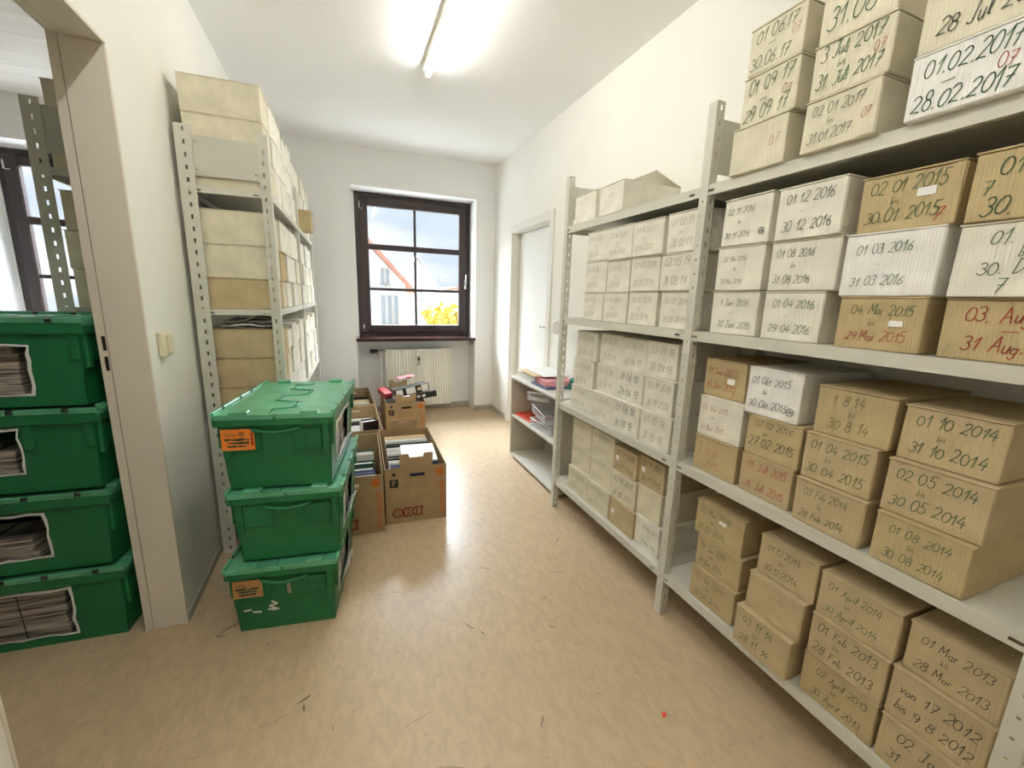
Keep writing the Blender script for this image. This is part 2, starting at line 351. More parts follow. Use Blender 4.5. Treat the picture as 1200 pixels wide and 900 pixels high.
def write(mb, txt, u, v, h, mapf, m, wd, maxw=None, slant=0.18, wob=0.03, rise=0.0):
    """writes txt from (u, v), letter height h"""
    sx = h*0.92
    if maxw and text_w(txt)*sx > maxw: sx = maxw/text_w(txt)
    x = u
    for ch in txt:
        adv, strokes = G.get(ch, G[' '])
        dy = random.uniform(-wob, wob)*h; sc = random.uniform(.84, 1.10); tw = random.uniform(-.07, .07)
        for st in strokes:
            pts = [(x + (p[0]*sx*random.uniform(.97, 1.03) + p[1]*(slant+tw)*h), v + dy + p[1]*h*sc + rise*(x-u)) for p in st]
            mb.ribbon(pts, wd, mapf, m)
        x += adv*sx*1.06*random.uniform(.90, 1.08)
    return x
# ================================================================== the room
ZC = 2.72; XL = -0.64; XLI = -0.765; XR = 1.625; YB = 4.65; YN = 4.90
b = MB(); b.box(-3.6, 1.9, -1.4, 5.05, -0.2, 0, M_floor)
def scuff(pts, w0):
    n = len(pts)
    for i in range(n-1):
        (xa, ya), (xb, yb) = pts[i], pts[i+1]; L = math.hypot(xb-xa, yb-ya); nx, ny = -(yb-ya)/L, (xb-xa)/L
        wa, wb = w0*math.sin(math.pi*(i+.15)/(n-.7)), w0*math.sin(math.pi*(i+1.15)/(n-.7))
        wa, wb = max(wa, .0006), max(wb, .0006)
        b.face([(xa-nx*wa, ya-ny*wa, .0004), (xb-nx*wb, yb-ny*wb, .0004), (xb+nx*wb, yb+ny*wb, .0004), (xa+nx*wa, ya+ny*wa, .0004)], M_scuff)
scuff([(-.565, 1.105), (-.545, 1.135), (-.515, 1.165), (-.475, 1.185), (-.44, 1.18)], .006)
scuff([(-.515, 1.70), (-.49, 1.735), (-.46, 1.75), (-.44, 1.80)], .004); scuff([(-.52, 1.72), (-.50, 1.70), (-.47, 1.71)], .003)
for (sx, sy, sa, sl, sw) in ((-.20, 1.30, .4, .05, .006), (-.17, 1.26, 1.9, .03, .004), (.44, 1.40, 2.2, .06, .004), (.47, 1.36, 2.0, .03, .003), (.52, .95, 1.0, .04, .003), (.12, 1.10, .2, .09, .0012), (.62, 1.75, 2.6, .05, .003), (.45, 2.0, .5, .05, .0025), (.75, 2.2, 2.4, .04, .003), (.85, 2.9, .3, .05, .003), (.2, 1.72, 2.8, .06, .002), (.3, .9, 2.7, .12, .0012), (-.3, 1.25, .25, .08, .0012), (.75, 1.3, 2.3, .03, .003), (.95, 1.6, 2.6, .05, .003), (1.05, 1.85, .9, .04, .004)):
    scuff([(sx+math.cos(sa)*sl*t_+random.uniform(-.004, .004), sy+math.sin(sa)*sl*t_+random.uniform(-.004, .004)) for t_ in (0, .35, .7, 1)], sw)
structure(b.build('floor'), 'worn tan linoleum floor', 'floor')
b = MB(); b.box(-0.70, 1.9, -1.4, 5.05, ZC, ZC+.25, M_ceil); structure(b.build('ceiling'), 'white plaster ceiling', 'ceiling')
b = MB(); b.box(-3.6, -0.70, -1.4, 5.05, ZC, ZC+.25, M_sideceil); structure(b.build('ceiling_side_room'), 'cracked white ceiling of the side room', 'ceiling')
# left wall with the doorway (y 0.957 .. 1.835, up to 2.055)
b = MB(); b.plate(lambda u, v, w: (XLI + w, u, v), -1.2, YB+.1, 0, ZC, [(.957, 1.839, -1, 2.055)], XL-XLI, M_wall)
structure(b.build('wall_left'), 'cream left wall with open doorway', 'wall')
# right wall with door niche
b = MB(); b.plate(lambda u, v, w: (XR + w, u, v), -1.2, YB+.3, 0, ZC, [(3.26, 4.10, -1, 1.965)], .24, M_wall)
structure(b.build('wall_right'), 'cream right wall behind the long shelving', 'wall')
# back wall: front leaf with the tall window niche, rear leaf with the window holes
b = MB()
b.plate(lambda u, v, w: (u, YB + w, v), -3.6, 1.9, 0, ZC, [(.128, 1.405, -1, 2.362), (-2.53, -1.24, .85, 2.40)], YN-YB, M_wallback)
b.plate(lambda u, v, w: (u, YN + w, v), -3.6, 1.9, 0, ZC, [(.16, 1.42, .86, 2.362), (-2.51, -1.25, .86, 2.385)], .13, M_wallback)
structure(b.build('wall_back'), 'window wall with deep recess down to the floor', 'wall')
b = MB(); b.box(-3.6, 1.9, -1.4, -1.2, 0, ZC, M_wall); structure(b.build('wall_front'), 'plain wall behind the viewer', 'wall')
b = MB(); b.box(-3.6, -3.4, -1.2, YB, 0, ZC, M_wallback); structure(b.build('wall_side_room'), 'far wall of the side room', 'wall')
# skirting
b = MB(); b.box(.128, 1.405, YN-.012, YN, 0, .06, M_base); b.box(1.405, XR-.012, YB-.012, YB, 0, .06, M_base); b.box(XL, .128, YB-.012, YB, 0, .06, M_base)
structure(b.build('baseboard_back'), 'low grey skirting on the window wall', 'skirting')
b = MB(); b.box(XR-.012, XR, 4.17, YB-.012, 0, .06, M_base); b.box(XR-.012, XR, 2.3, 3.19, 0, .06, M_base)
structure(b.build('baseboard_right'), 'low grey skirting on the right wall', 'skirting')
b = MB(); b.box(XL, XL+.006, 1.84, YB-.012, 0, .035, M_base); structure(b.build('baseboard_left'), 'thin grey skirting on the left wall', 'skirting')

# doorway frame on the left (steel frame with rebate and strike holes)
y0, y1, zt = .957, 1.835, 2.055
b = MB()
def jamb(yf, sgn):
    # main face, groove, rebate strip
    b.box(XL-.107, XL+.002, min(yf, yf+sgn*.012), max(yf, yf+sgn*.012), 0, zt-.004, M_frame, .0015)
    b.plate(lambda u, v, w: (u, yf + sgn*(.004 + w), v), XLI-.01, XL-.110, 0, zt+.004, [(XLI+.000, XL-.113, 1.035, 1.085), (XLI+.000, XL-.113, 1.105, 1.155)] if sgn > 0 else [], .006, M_frame)
    b.box(XL-.112, XL-.105, min(yf+sgn*.009, yf+sgn*.012), max(yf+sgn*.009, yf+sgn*.012), 0, zt, M_dark)
jamb(1.826, 1)
b.box(XL-.107, XL+.002, .957, .965, 0, zt-.004, M_frame); b.box(XLI-.01, XL-.110, .952, .960, 0, zt, M_frame)
b.box(XL-.107, XL+.002, .965, 1.826, zt-.006, zt+.006, M_frame, .0015); b.box(XLI-.01, XL-.110, .96, 1.83, zt+.002, zt+.010, M_frame)
fr = structure(b.build('door_1'), 'grey-beige steel frame of the open doorway', 'door frame')
b = MB(); b.box(XLI-.002, XL-.1115, 1.8365, 1.8368, 1.03, 1.16, M_dark); b.build('strike_recess', None, fr)

# door on the right wall
b = MB()
for (a0, a1) in ((3.19, 3.262), (4.098, 4.17)): b.box(XR-.014, XR, a0, a1, 0, 2.035, M_dframe, .003)
b.box(XR-.014, XR, 3.262, 4.098, 1.963, 2.035, M_dframe, .003)
b.box(XR-.0, XR+.10, 4.094, 4.10, 0, 1.965, M_dframe); b.box(XR, XR+.10, 3.26, 3.266, 0, 1.965, M_dframe); b.box(XR, XR+.10, 3.266, 4.094, 1.959, 1.965, M_dframe)
fr2 = structure(b.build('door_2'), 'white painted door with broad white frame', 'door')
b = MB(); b.box(XR+.075, XR+.115, 3.275, 4.082, .006, 1.953, M_doorleaf, .003); lf = b.build('door_leaf', None, fr2)
b = MB(); b.box(XR+.07, XR+.075, 3.335, 3.375, .98, 1.12, M_white_pl, .002); b.tube([(XR+.072, 3.355, 1.08), (XR+.035, 3.355, 1.08), (XR+.03, 3.45, 1.08)], .008, M_steel); b.build('door_handle', None, lf)
b = MB(); b.box(XR+.112, XR+.24, 3.20, 4.15, 0, 2.0, M_doorleaf); structure(b.build('trim_1'), 'closed space behind the white door', 'wall')

# windows -----------------------------------------------------------------
def window(name, x0, x1, z0, z1, label):
    yf = 4.885; d = .06
    def frame_bars(bb, a0, a1, c0, c1, t, ya, yb, bev=.006):
        bb.box(a0, a0+t, ya, yb, c0, c1, M_window, bev); bb.box(a1-t, a1, ya, yb, c0, c1, M_window, bev)
        bb.box(a0+t-.004, a1-t+.004, ya, yb, c0, c0+t, M_window, bev); bb.box(a0+t-.004, a1-t+.004, ya, yb, c1-t, c1, M_window, bev)
    b = MB(); frame_bars(b, x0, x1, z0, z1, .055, yf+.012, yf+.09)
    w = structure(b.build(name), label, 'window')
    b = MB(); frame_bars(b, x0+.042, x1-.055, z0+.045, z1-.042, .088, yf-.004, yf+.06, .010)
    sash = b.build('sash', None, w)
    gx0, gx1, gz0, gz1 = x0+.13, x1-.143, z0+.133, z1-.130
    b = MB(); b.box(gx0-.005, gx1+.005, yf+.035, yf+.041, gz0-.005, gz1+.005, M_glass); b.build('pane', None, sash)
    H = gz1-gz0; xm = gx0 + (gx1-gx0)*.495
    b = MB()
    za, zb = gz0+H*.645, gz0+H*.695
    b.box(gx0-.004, gx1+.004, yf+.008, yf+.033, za, zb, M_window, .006)
    b.box(gx0-.004, gx1+.004, yf+.012, yf+.033, gz0+H*.300, gz0+H*.325, M_window, .004)
    b.box(xm-.013, xm+.013, yf+.010, yf+.033, gz0, gz1, M_window, .005); b.build('glazing_bar', None, sash)
    b = MB(); b.box(x1-.085, x1-.062, yf-.012, yf-.002, z0+.55, z0+.66, M_steel, .003); b.tube([(x1-.0735, yf-.008, z0+.60), (x1-.0735, yf-.045, z0+.60), (x1-.0735, yf-.047, z0+.715)], .008, M_steel); b.build('window_handle', None, sash)
    for zz in (z0+.10, z1-.13):
        b = MB(); b.tube([(x0+.050, yf-.010, zz-.035), (x0+.050, yf-.010, zz+.035)], .008, M_steel); b.tube([(x0+.050, yf-.010, zz-.035), (x0+.085, yf-.006, zz-.035)], .004, M_steel); b.build('hinge', None, w)
    return w
window('window_1', .160, 1.42, .862, 2.360, 'dark brown six-pane window in the end wall')
window('window_2', -2.51, -1.25, .862, 2.385, 'dark brown window of the side room')
b = MB(); b.box(.118, 1.400, 4.605, 4.90, .836, .868, M_sill, .004); sl = structure(b.build('trim_2'), 'dark brown window sill board', 'window sill')

# ------------------------------------------------------------------ radiator under the window
rad = thing('radiator', 'cream ribbed radiator below the brown window', 'radiator', (.415, 4.76, .075))
b = MB(); n = 24; Wd = .735; Hh = .66
pts = []
for i in range(n*6+1):
    u = i/(n*6); ph = (u*n) % 1
    pts.append((u*Wd, .012*(1-min(1, abs(ph-.5)*3.2)) if abs(ph-.5) < .3125 else 0))
prof = [(x, -y) for x, y in pts] + [(Wd, .05), (0, .05)]
b.prism(prof, lambda u, v, w: (u, v+.012, w), 0.012, Hh-.012, M_rad); b.build('panel', None, rad)
b = MB(); b.box(-.006, Wd+.006, .002, .064, Hh-.014, Hh, M_rad, .004); b.box(-.006, Wd+.006, .004, .064, 0, .014, M_rad, .004); b.build('rail', None, rad)
b = MB(); b.box(.345, .375, -.024, .0, .47, .58, M_cab, .004); b.box(.349, .371, -.026, -.023, .53, .565, M_dark, .002); b.build('heat_meter', None, rad)
b = MB(); b.tube([(-.005, .04, .635), (-.075, .04, .635)], .014, M_steel); b.tube([(-.045, .04, .635), (-.045, .04, -.075)], .011, M_rad); b.tube([(-.005, .04, .03), (-.03, .04, .03), (-.03, .04, -.075)], .011, M_rad); b.build('pipe', None, rad)
b = MB(); b.tube([(-.075, .04, .635), (-.085, .04, .635), (-.100, .04, .635), (-.150, .04, .635), (-.158, .04, .635)], .02, M_black, 14, True, [.013, .018, .022, .022, .016]); b.build('valve_knob', None, rad)
b = MB(); b.box(.10, .13, .064, .13, .10, .60, M_rad); b.box(.60, .63, .064, .13, .10, .60, M_rad); b.build('wall_bracket', None, rad)

# ------------------------------------------------------------------ ceiling lamp
def ceiling_lamp(label, x, y, tube):
    lamp = thing('ceiling_lamp', label, 'lamp', (x, y, ZC), 0, 'fluorescent ceiling lamps')
    b = MB(); b.box(-.026, .028, 0, 1.235, -.038, 0, M_batten, .004); b.build('batten', None, lamp)
    for yy in (.008, 1.20):
        b = MB(); b.box(-.010, .016, yy, yy+.022, -.082, -.038, M_batten, .003); b.build('lamp_holder', None, lamp)
    b = MB(); b.tube([(.003, .03, -.066), (.003, 1.20, -.066)], .015, tube, 14); b.build('tube', None, lamp)
ceiling_lamp('lit fluorescent tube lamp on the white ceiling, in line with the window', .555, 1.70, M_tube)
ceiling_lamp('added unseen fill tube lamp overhead near the open doorway', -.22, .02, M_fill_tube)  # tube added out of view to brighten the near cartons

# ------------------------------------------------------------------ switches
def switch(x, y, z, sgn, m, label, hs=1.0):
    t = thing('light_switch', label, 'light switch', (x, y, z))
    b = MB(); b.box(min(0, sgn*.022), max(0, sgn*.022), -.038*hs, .038*hs, -.048*hs, .048*hs, m, .008, 2); b.build('plate', None, t)
    b = MB(); b.box(min(sgn*.020, sgn*.031), max(sgn*.020, sgn*.031), -.014, .026, -.036*hs, .036*hs, m, .004, 2); b.build('rocker', None, t)
switch(XL, 1.948, 1.115, 1, M_cream_pl, 'cream rocker light switch beside the open doorway')
switch(XR, 3.08, 1.11, -1, M_white_pl, 'small white light switch between white door and shelving')

# ================================================================== shelving racks
HOLEP = .05
def post(parent, x, y, sx, sy, h=2.0, m=M_metal, wf=.036, ws=.036):
    """L-shaped perforated post; corner at (x, y); flange along y (wf, direction sy) and along x (ws, direction sx)"""
    b = MB()
    zs = [.03+i*HOLEP for i in range(int((h-.05)/HOLEP)+1)]
    b.plate(lambda u, v, w: (x + sx*w, y + sy*u, v), 0, wf, 0, h, [(wf*.5-.0032, wf*.5+.0032, z-.0032, z+.0032) for z in zs], .002, m)
    h2 = []
    for z in zs:
        h2 += [(ws*.55-.004, ws*.55+.004, z-.009, z+.009)]
    b.plate(lambda u, v, w: (x + sx*u, y + sy*w, v), .002, ws, 0, h, h2, .002, m)
    b.box(min(x-sx*.002, x+sx*(ws+.002)), max(x-sx*.002, x+sx*(ws+.002)), min(y-sy*.002, y+sy*(wf+.002)), max(y-sy*.002, y+sy*(wf+.002)), 0, .006, m)
    return b.build('post', None, parent)
def shelf_board(parent, x0, x1, y0, y1, zt, front, lip=.035, m=M_metal):
    """tray with folded edges; front = -1 if the aisle is at x0, +1 if at x1"""
    b = MB(); b.box(x0, x1, y0, y1, zt-.0025, zt, m)
    L = y1-y0
    slots = [(.030, .055, -.024, -.016), (L-.055, L-.030, -.024, -.016)]
    for xe, s in ((x0, 1), (x1, -1)): b.plate(lambda u, v, w: (xe + s*w, y0+u, zt+v), 0, L, -lip, -.0024, slots, .002, m)
    D = x1-x0
    sl = [(.05, .07, -.022, -.015), (D-.07, D-.05, -.022, -.015)]
    for ye, s in ((y0, 1), (y1, -1)): b.plate(lambda u, v, w: (x0+u, ye+s*w, zt+v), .002, D-.002, -lip, -.0024, sl, .002, m)
    for xe, s in ((x0, 1), (x1, -1)): b.box(min(xe+s*.002, xe+s*.014), max(xe+s*.002, xe+s*.014), y0+.002, y1-.002, zt-lip, zt-lip+.002, m)
    return b.build('shelf', None, parent)
def gusset(parent, x0, x1, y, z0, z1):
    b = MB(); D = x1-x0
    b.plate(lambda u, v, w: (x0+u, y+w, z0+v), 0, D, 0, z1-z0, [(.012, .019, .02, .027), (.012, .019, z1-z0-.03, z1-z0-.018), (D-.019, D-.012, .02, .03)], .002, M_metal2)
    b.box(x0, x1, y+.002, y+.012, z1-z0+z0-.002, z1, M_metal2)
    return b.build('gusset_plate', None, parent)
LEV = (1.732, 1.22, .70, .194)
# right rack: three pairs of posts, two bays
rr = thing('shelving_rack', 'long grey steel shelving rack full of cartons on the right wall', 'shelving rack', (1.213, .23, 0))
ry = (.235-.23, 1.215-.23, 2.225-.23)
for y in ry:
    post(rr, 0, y, 1, 1); post(rr, .398, y, -1, 1)
for (a, c) in ((ry[0]+.006, ry[1]+.030), (ry[1]+.033, ry[2]+.030)):
    for z in LEV: shelf_board(rr, .003, .395, a, c, z, -1)
for y in ry[1:]:
    gusset(rr, .004, .394, y+.006, 1.772, 1.948)
# left rack: two bays, slightly skewed from the wall
lr = thing('shelving_rack', 'tall grey steel shelving rack against the left wall beyond the doorway', 'shelving rack', (-.622, 2.318, 0), -math.radians(1.5))
for i, y in enumerate((0, 1.0, 2.0)):
    post(lr, 0, y, 1, 1, ws=.060); post(lr, .345, y, -1, 1, ws=.040)
for (a, c) in ((.006, 1.003), (1.006, 2.030)):
    for z in (1.762, 1.235, .715, .20): shelf_board(lr, .003, .342, a, c, z, 1, lip=.028)
gusset(lr, .055, .305, .006, 1.803, 1.962); gusset(lr, .055, .305, 1.006, 1.803, 1.962)
# side-room rack, its end seen through the doorway
sr = thing('shelving_rack', 'dark backlit steel shelving rack in the side room beyond the doorway', 'shelving rack', (-1.065, 2.262, 0))
for y in (0, 1.0):
    post(sr, 0, y, 1, 1, ws=.055); post(sr, .28, y, -1, 1)
for z in (1.762, 1.235, .712, .20): shelf_board(sr, .003, .277, .006, 1.030, z, -1, lip=.028)
gusset(sr, .030, .275, .006, 1.81, 1.978)
# ================================================================== archive cartons
def archive_box(label, x, y, z, rz, w, d, h, m, lines=(), sticker=None, stamp=None, seam=None, group=None, gap=.0008, flapup=0.0):
    z += gap; h -= gap
    b = MB(); b.box(0, w, 0, d, 0, h-.0045, m, .0025, 1, .0012)
    o = b.build('archive_carton', None, None, (x, y, z), rz); tag(o, label, 'cardboard box', group)
    dm = d*random.uniform(.47, .53)
    b = MB(); b.box(-.001, w+.001, -.003, dm-.001, h-.0042, h-.0005, m, .0008); b.build('flap', None, o)
    b = MB()
    if flapup:
        mx = Matrix.Translation((0, d, h-.0035)) @ Matrix.Rotation(-flapup, 4, 'X') @ Matrix.Translation((0, -d, -(h-.0035)))
        b.box(-.001, w+.001, dm+.001, d, h-.0035, h-.0005, m, .0008, mx=mx)
    else: b.box(-.001, w+.001, dm+.001, d+.001, h-.0042, h-.0008, m, .0008)
    b.build('flap', None, o)
    if seam:
        b = MB(); b.box(w*seam, w-.002, -.0016, .0005, .003, h-.005, m, .0006); b.build('end_flap', None, o)
    yo = -.0022 if not seam else -.0026
    mapf = lambda u, v: (u, yo, v)
    if lines:
        for (txt, u, v, hh, ink) in lines:
            b = MB(); hh *= .92
            if 'g' in txt or 'p' in txt: v = max(v, .42*hh + .06)
            write(b, txt, u*w, v*h, hh*h, mapf, ink, b_wd(hh*h), maxw=(0.91-u)*w, wob=.055, rise=random.uniform(-.015, .03))
            b.build('handwriting', None, o)
    if sticker:
        u, v, sw, sh = sticker
        b = MB(); b.box(u*w, u*w+sw, yo-.0004, -.0008, v*h, v*h+sh, M_label); s = b.build('sticker', None, o); s['label'] = 'small white sticker'
    if stamp:
        u, v, r = stamp
        b = MB(); b.ribbon(arc(u*w, v*h, r, r, 0, 360, 15), .0016, mapf, M_ink_k); b.ribbon(arc(u*w, v*h, r*.75, r*.75, 0, 360, 13), .001, mapf, M_ink_k)
        b.ribbon([(u*w-r*.5, v*h-r*.3), (u*w, v*h+r*.4), (u*w+r*.5, v*h-r*.3), (u*w-r*.4, v*h+.1*r), (u*w+r*.5, v*h+.2*r)], .0014, mapf, M_ink_k); b.build('stamp', None, o)
    return o
def b_wd(h): return max(.0010, min(.0022, h*.062))
ng_ = M_ink_n; ng2_ = M_ink_n2
g_, k_, r_, f_, fr_, gr_ = M_ink_g, M_ink_k, M_ink_r, M_ink_f, M_ink_fr, M_ink_gr
def three(a, mid, c, ink=k_, big=.24, u=.14, ink3=None, mink=None):
    return [(a, u, .66, big, ink), (mid, u+.24, .46, big*.62 if mid == 'bis' else big*.5, mink or ink), (c, u-.02, .16, big, ink3 or ink)]
RAW = "A1 1.202 1.121 0.187 0.1374 0.03 1.7320;A2 1.206 1.105 0.180 0.1404 -0.12 1.8694;A3 1.201 1.098 0.175 0.1291 0.72 2.0097;B1 1.198 0.885 0.184 0.1292 -0.25 1.7320;B2 1.196 0.880 0.184 0.1291 0.97 1.8612;B3 1.198 0.879 0.177 0.1500 1.11 1.9903;C1 1.195 0.647 0.187 0.1300 0.00 1.7320;C2 1.195 0.647 0.187 0.1300 0.00 1.8620;D1 1.249 1.169 0.188 0.1491 -0.13 1.2200;D2 1.237 1.157 0.183 0.1464 -0.11 1.3691;D3 1.229 1.144 0.178 0.1510 -0.12 1.5154;E1 1.236 0.953 0.183 0.1464 -0.12 1.2200;E2 1.229 0.947 0.199 0.1451 -0.13 1.3664;E3 1.217 0.940 0.190 0.1468 -0.23 1.5116;F1 1.223 0.725 0.185 0.1320 -0.10 1.2200;F2 1.224 0.736 0.200 0.1541 -0.07 1.3520;F3 1.230 0.724 0.195 0.1320 0.07 1.5061;G1 1.230 0.514 0.190 0.1306 0.00 1.2200;G2 1.217 0.514 0.190 0.1488 0.00 1.3506;G3 1.208 0.510 0.190 0.1361 0.00 1.4994;H1 1.244 1.166 0.192 0.1364 -0.22 0.7000;H2 1.249 1.167 0.189 0.1501 -0.30 0.8364;H3 1.273 1.183 0.178 0.1385 -0.23 0.9865;I1 1.246 0.961 0.182 0.1340 -0.59 0.7000;I2 1.248 0.959 0.185 0.1355 -0.19 0.8340;I3 1.252 0.981 0.182 0.1565 -0.23 0.9695;J1 1.226 0.758 0.184 0.1329 -0.46 0.7000;J2 1.240 0.761 0.182 0.1378 -0.29 0.8329;J3 1.253 0.756 0.188 0.1383 -0.15 0.9706;K1 1.227 0.552 0.181 0.1289 -0.30 0.7000;K2 1.241 0.558 0.191 0.1361 -0.17 0.8289;K3 1.258 0.556 0.182 0.1353 -0.41 0.9650;L1 1.229 1.091 0.197 0.1339 1.21 0.1940;L2 1.241 1.091 0.193 0.1224 0.81 0.3279;L3 1.247 1.120 0.208 0.1368 0.71 0.4504;M1 1.201 0.862 0.189 0.1361 -0.06 0.1940;M2 1.221 0.850 0.183 0.1302 -0.34 0.3301;M3 1.242 0.845 0.186 0.1338 -0.15 0.4603;N1 1.229 0.651 0.192 0.1317 -0.39 0.1940;N2 1.228 0.649 0.190 0.1334 -0.36 0.3257;N3 1.234 0.649 0.191 0.1334 -0.36 0.4591;O1 1.224 0.453 0.180 0.1303 0.00 0.1940;O2 1.231 0.456 0.181 0.1366 0.50 0.3243;O3 1.242 0.448 0.172 0.1310 -0.15 0.4608;P1 1.222 2.163 0.210 0.1454 -0.20 1.7320;P2 1.214 1.906 0.196 0.1374 -0.25 1.7320;Q1 1.240 2.040 0.189 0.1449 -0.25 1.2200;Q2 1.235 2.028 0.199 0.1592 -0.17 1.3649;Q3 1.231 2.021 0.197 0.1484 -0.21 1.5241;R1 1.239 1.848 0.198 0.1455 -0.18 1.2200;R2 1.235 1.827 0.185 0.1520 -0.22 1.3655;R3 1.221 1.819 0.194 0.1491 -0.18 1.5174;S1 1.243 1.648 0.195 0.1487 -0.16 1.2200;S2 1.236 1.639 0.193 0.1493 -0.17 1.3687;S3 1.219 1.623 0.199 0.1447 -0.13 1.5180;T1 1.239 1.427 0.180 0.1495 0.00 1.2200;T2 1.228 1.434 0.180 0.1463 0.00 1.3695;T3 1.222 1.407 0.180 0.1499 0.00 1.5158;U1 1.261 2.154 0.218 0.1320 -0.26 0.7000;U2 1.268 2.152 0.212 0.1613 -0.03 0.8320;U3 1.272 2.139 0.213 0.1584 -0.05 0.9933;V1 1.236 1.898 0.204 0.1488 -0.21 0.7000;W1 1.232 1.692 0.206 0.1513 -0.09 0.7000;V2 1.272 1.913 0.193 0.1459 -0.13 0.8488;W2 1.262 1.716 0.201 0.1473 -0.15 0.8513;V3 1.284 1.911 0.196 0.1612 -0.13 0.9947;W3 1.271 1.703 0.189 0.1561 -0.16 0.9987;X1 1.236 1.482 0.195 0.1513 -0.10 0.7000;X2 1.245 1.487 0.186 0.1520 -0.13 0.8513;X3 1.258 1.503 0.192 0.1550 -0.12 1.0033;a1 1.241 2.096 0.215 0.1493 0.02 0.1940;a2 1.261 2.106 0.208 0.1397 -0.02 0.3433;a3 1.265 2.114 0.206 0.1523 -0.01 0.4830;b1 1.241 1.879 0.206 0.1460 -0.00 0.1940;b2 1.260 1.891 0.199 0.1492 0.09 0.3400;b3 1.266 1.905 0.209 0.1436 0.10 0.4893;c1 1.245 1.671 0.199 0.1381 -0.10 0.1940;c2 1.249 1.679 0.196 0.1502 -0.14 0.3321;c3 1.252 1.675 0.182 0.1337 0.02 0.4823;d1 1.253 1.470 0.165 0.1457 0.40 0.1940;d2 1.258 1.480 0.161 0.1490 0.27 0.3397;d3 1.264 1.490 0.167 0.1412 0.05 0.4887"
BX = {}
for e in RAW.split(';'):
    p = e.split(); BX[p[0]] = [float(v) for v in p[1:]]
T, Wh, Cr, Br, T2 = M_tan, M_white, M_cream, M_bright, M_tan2
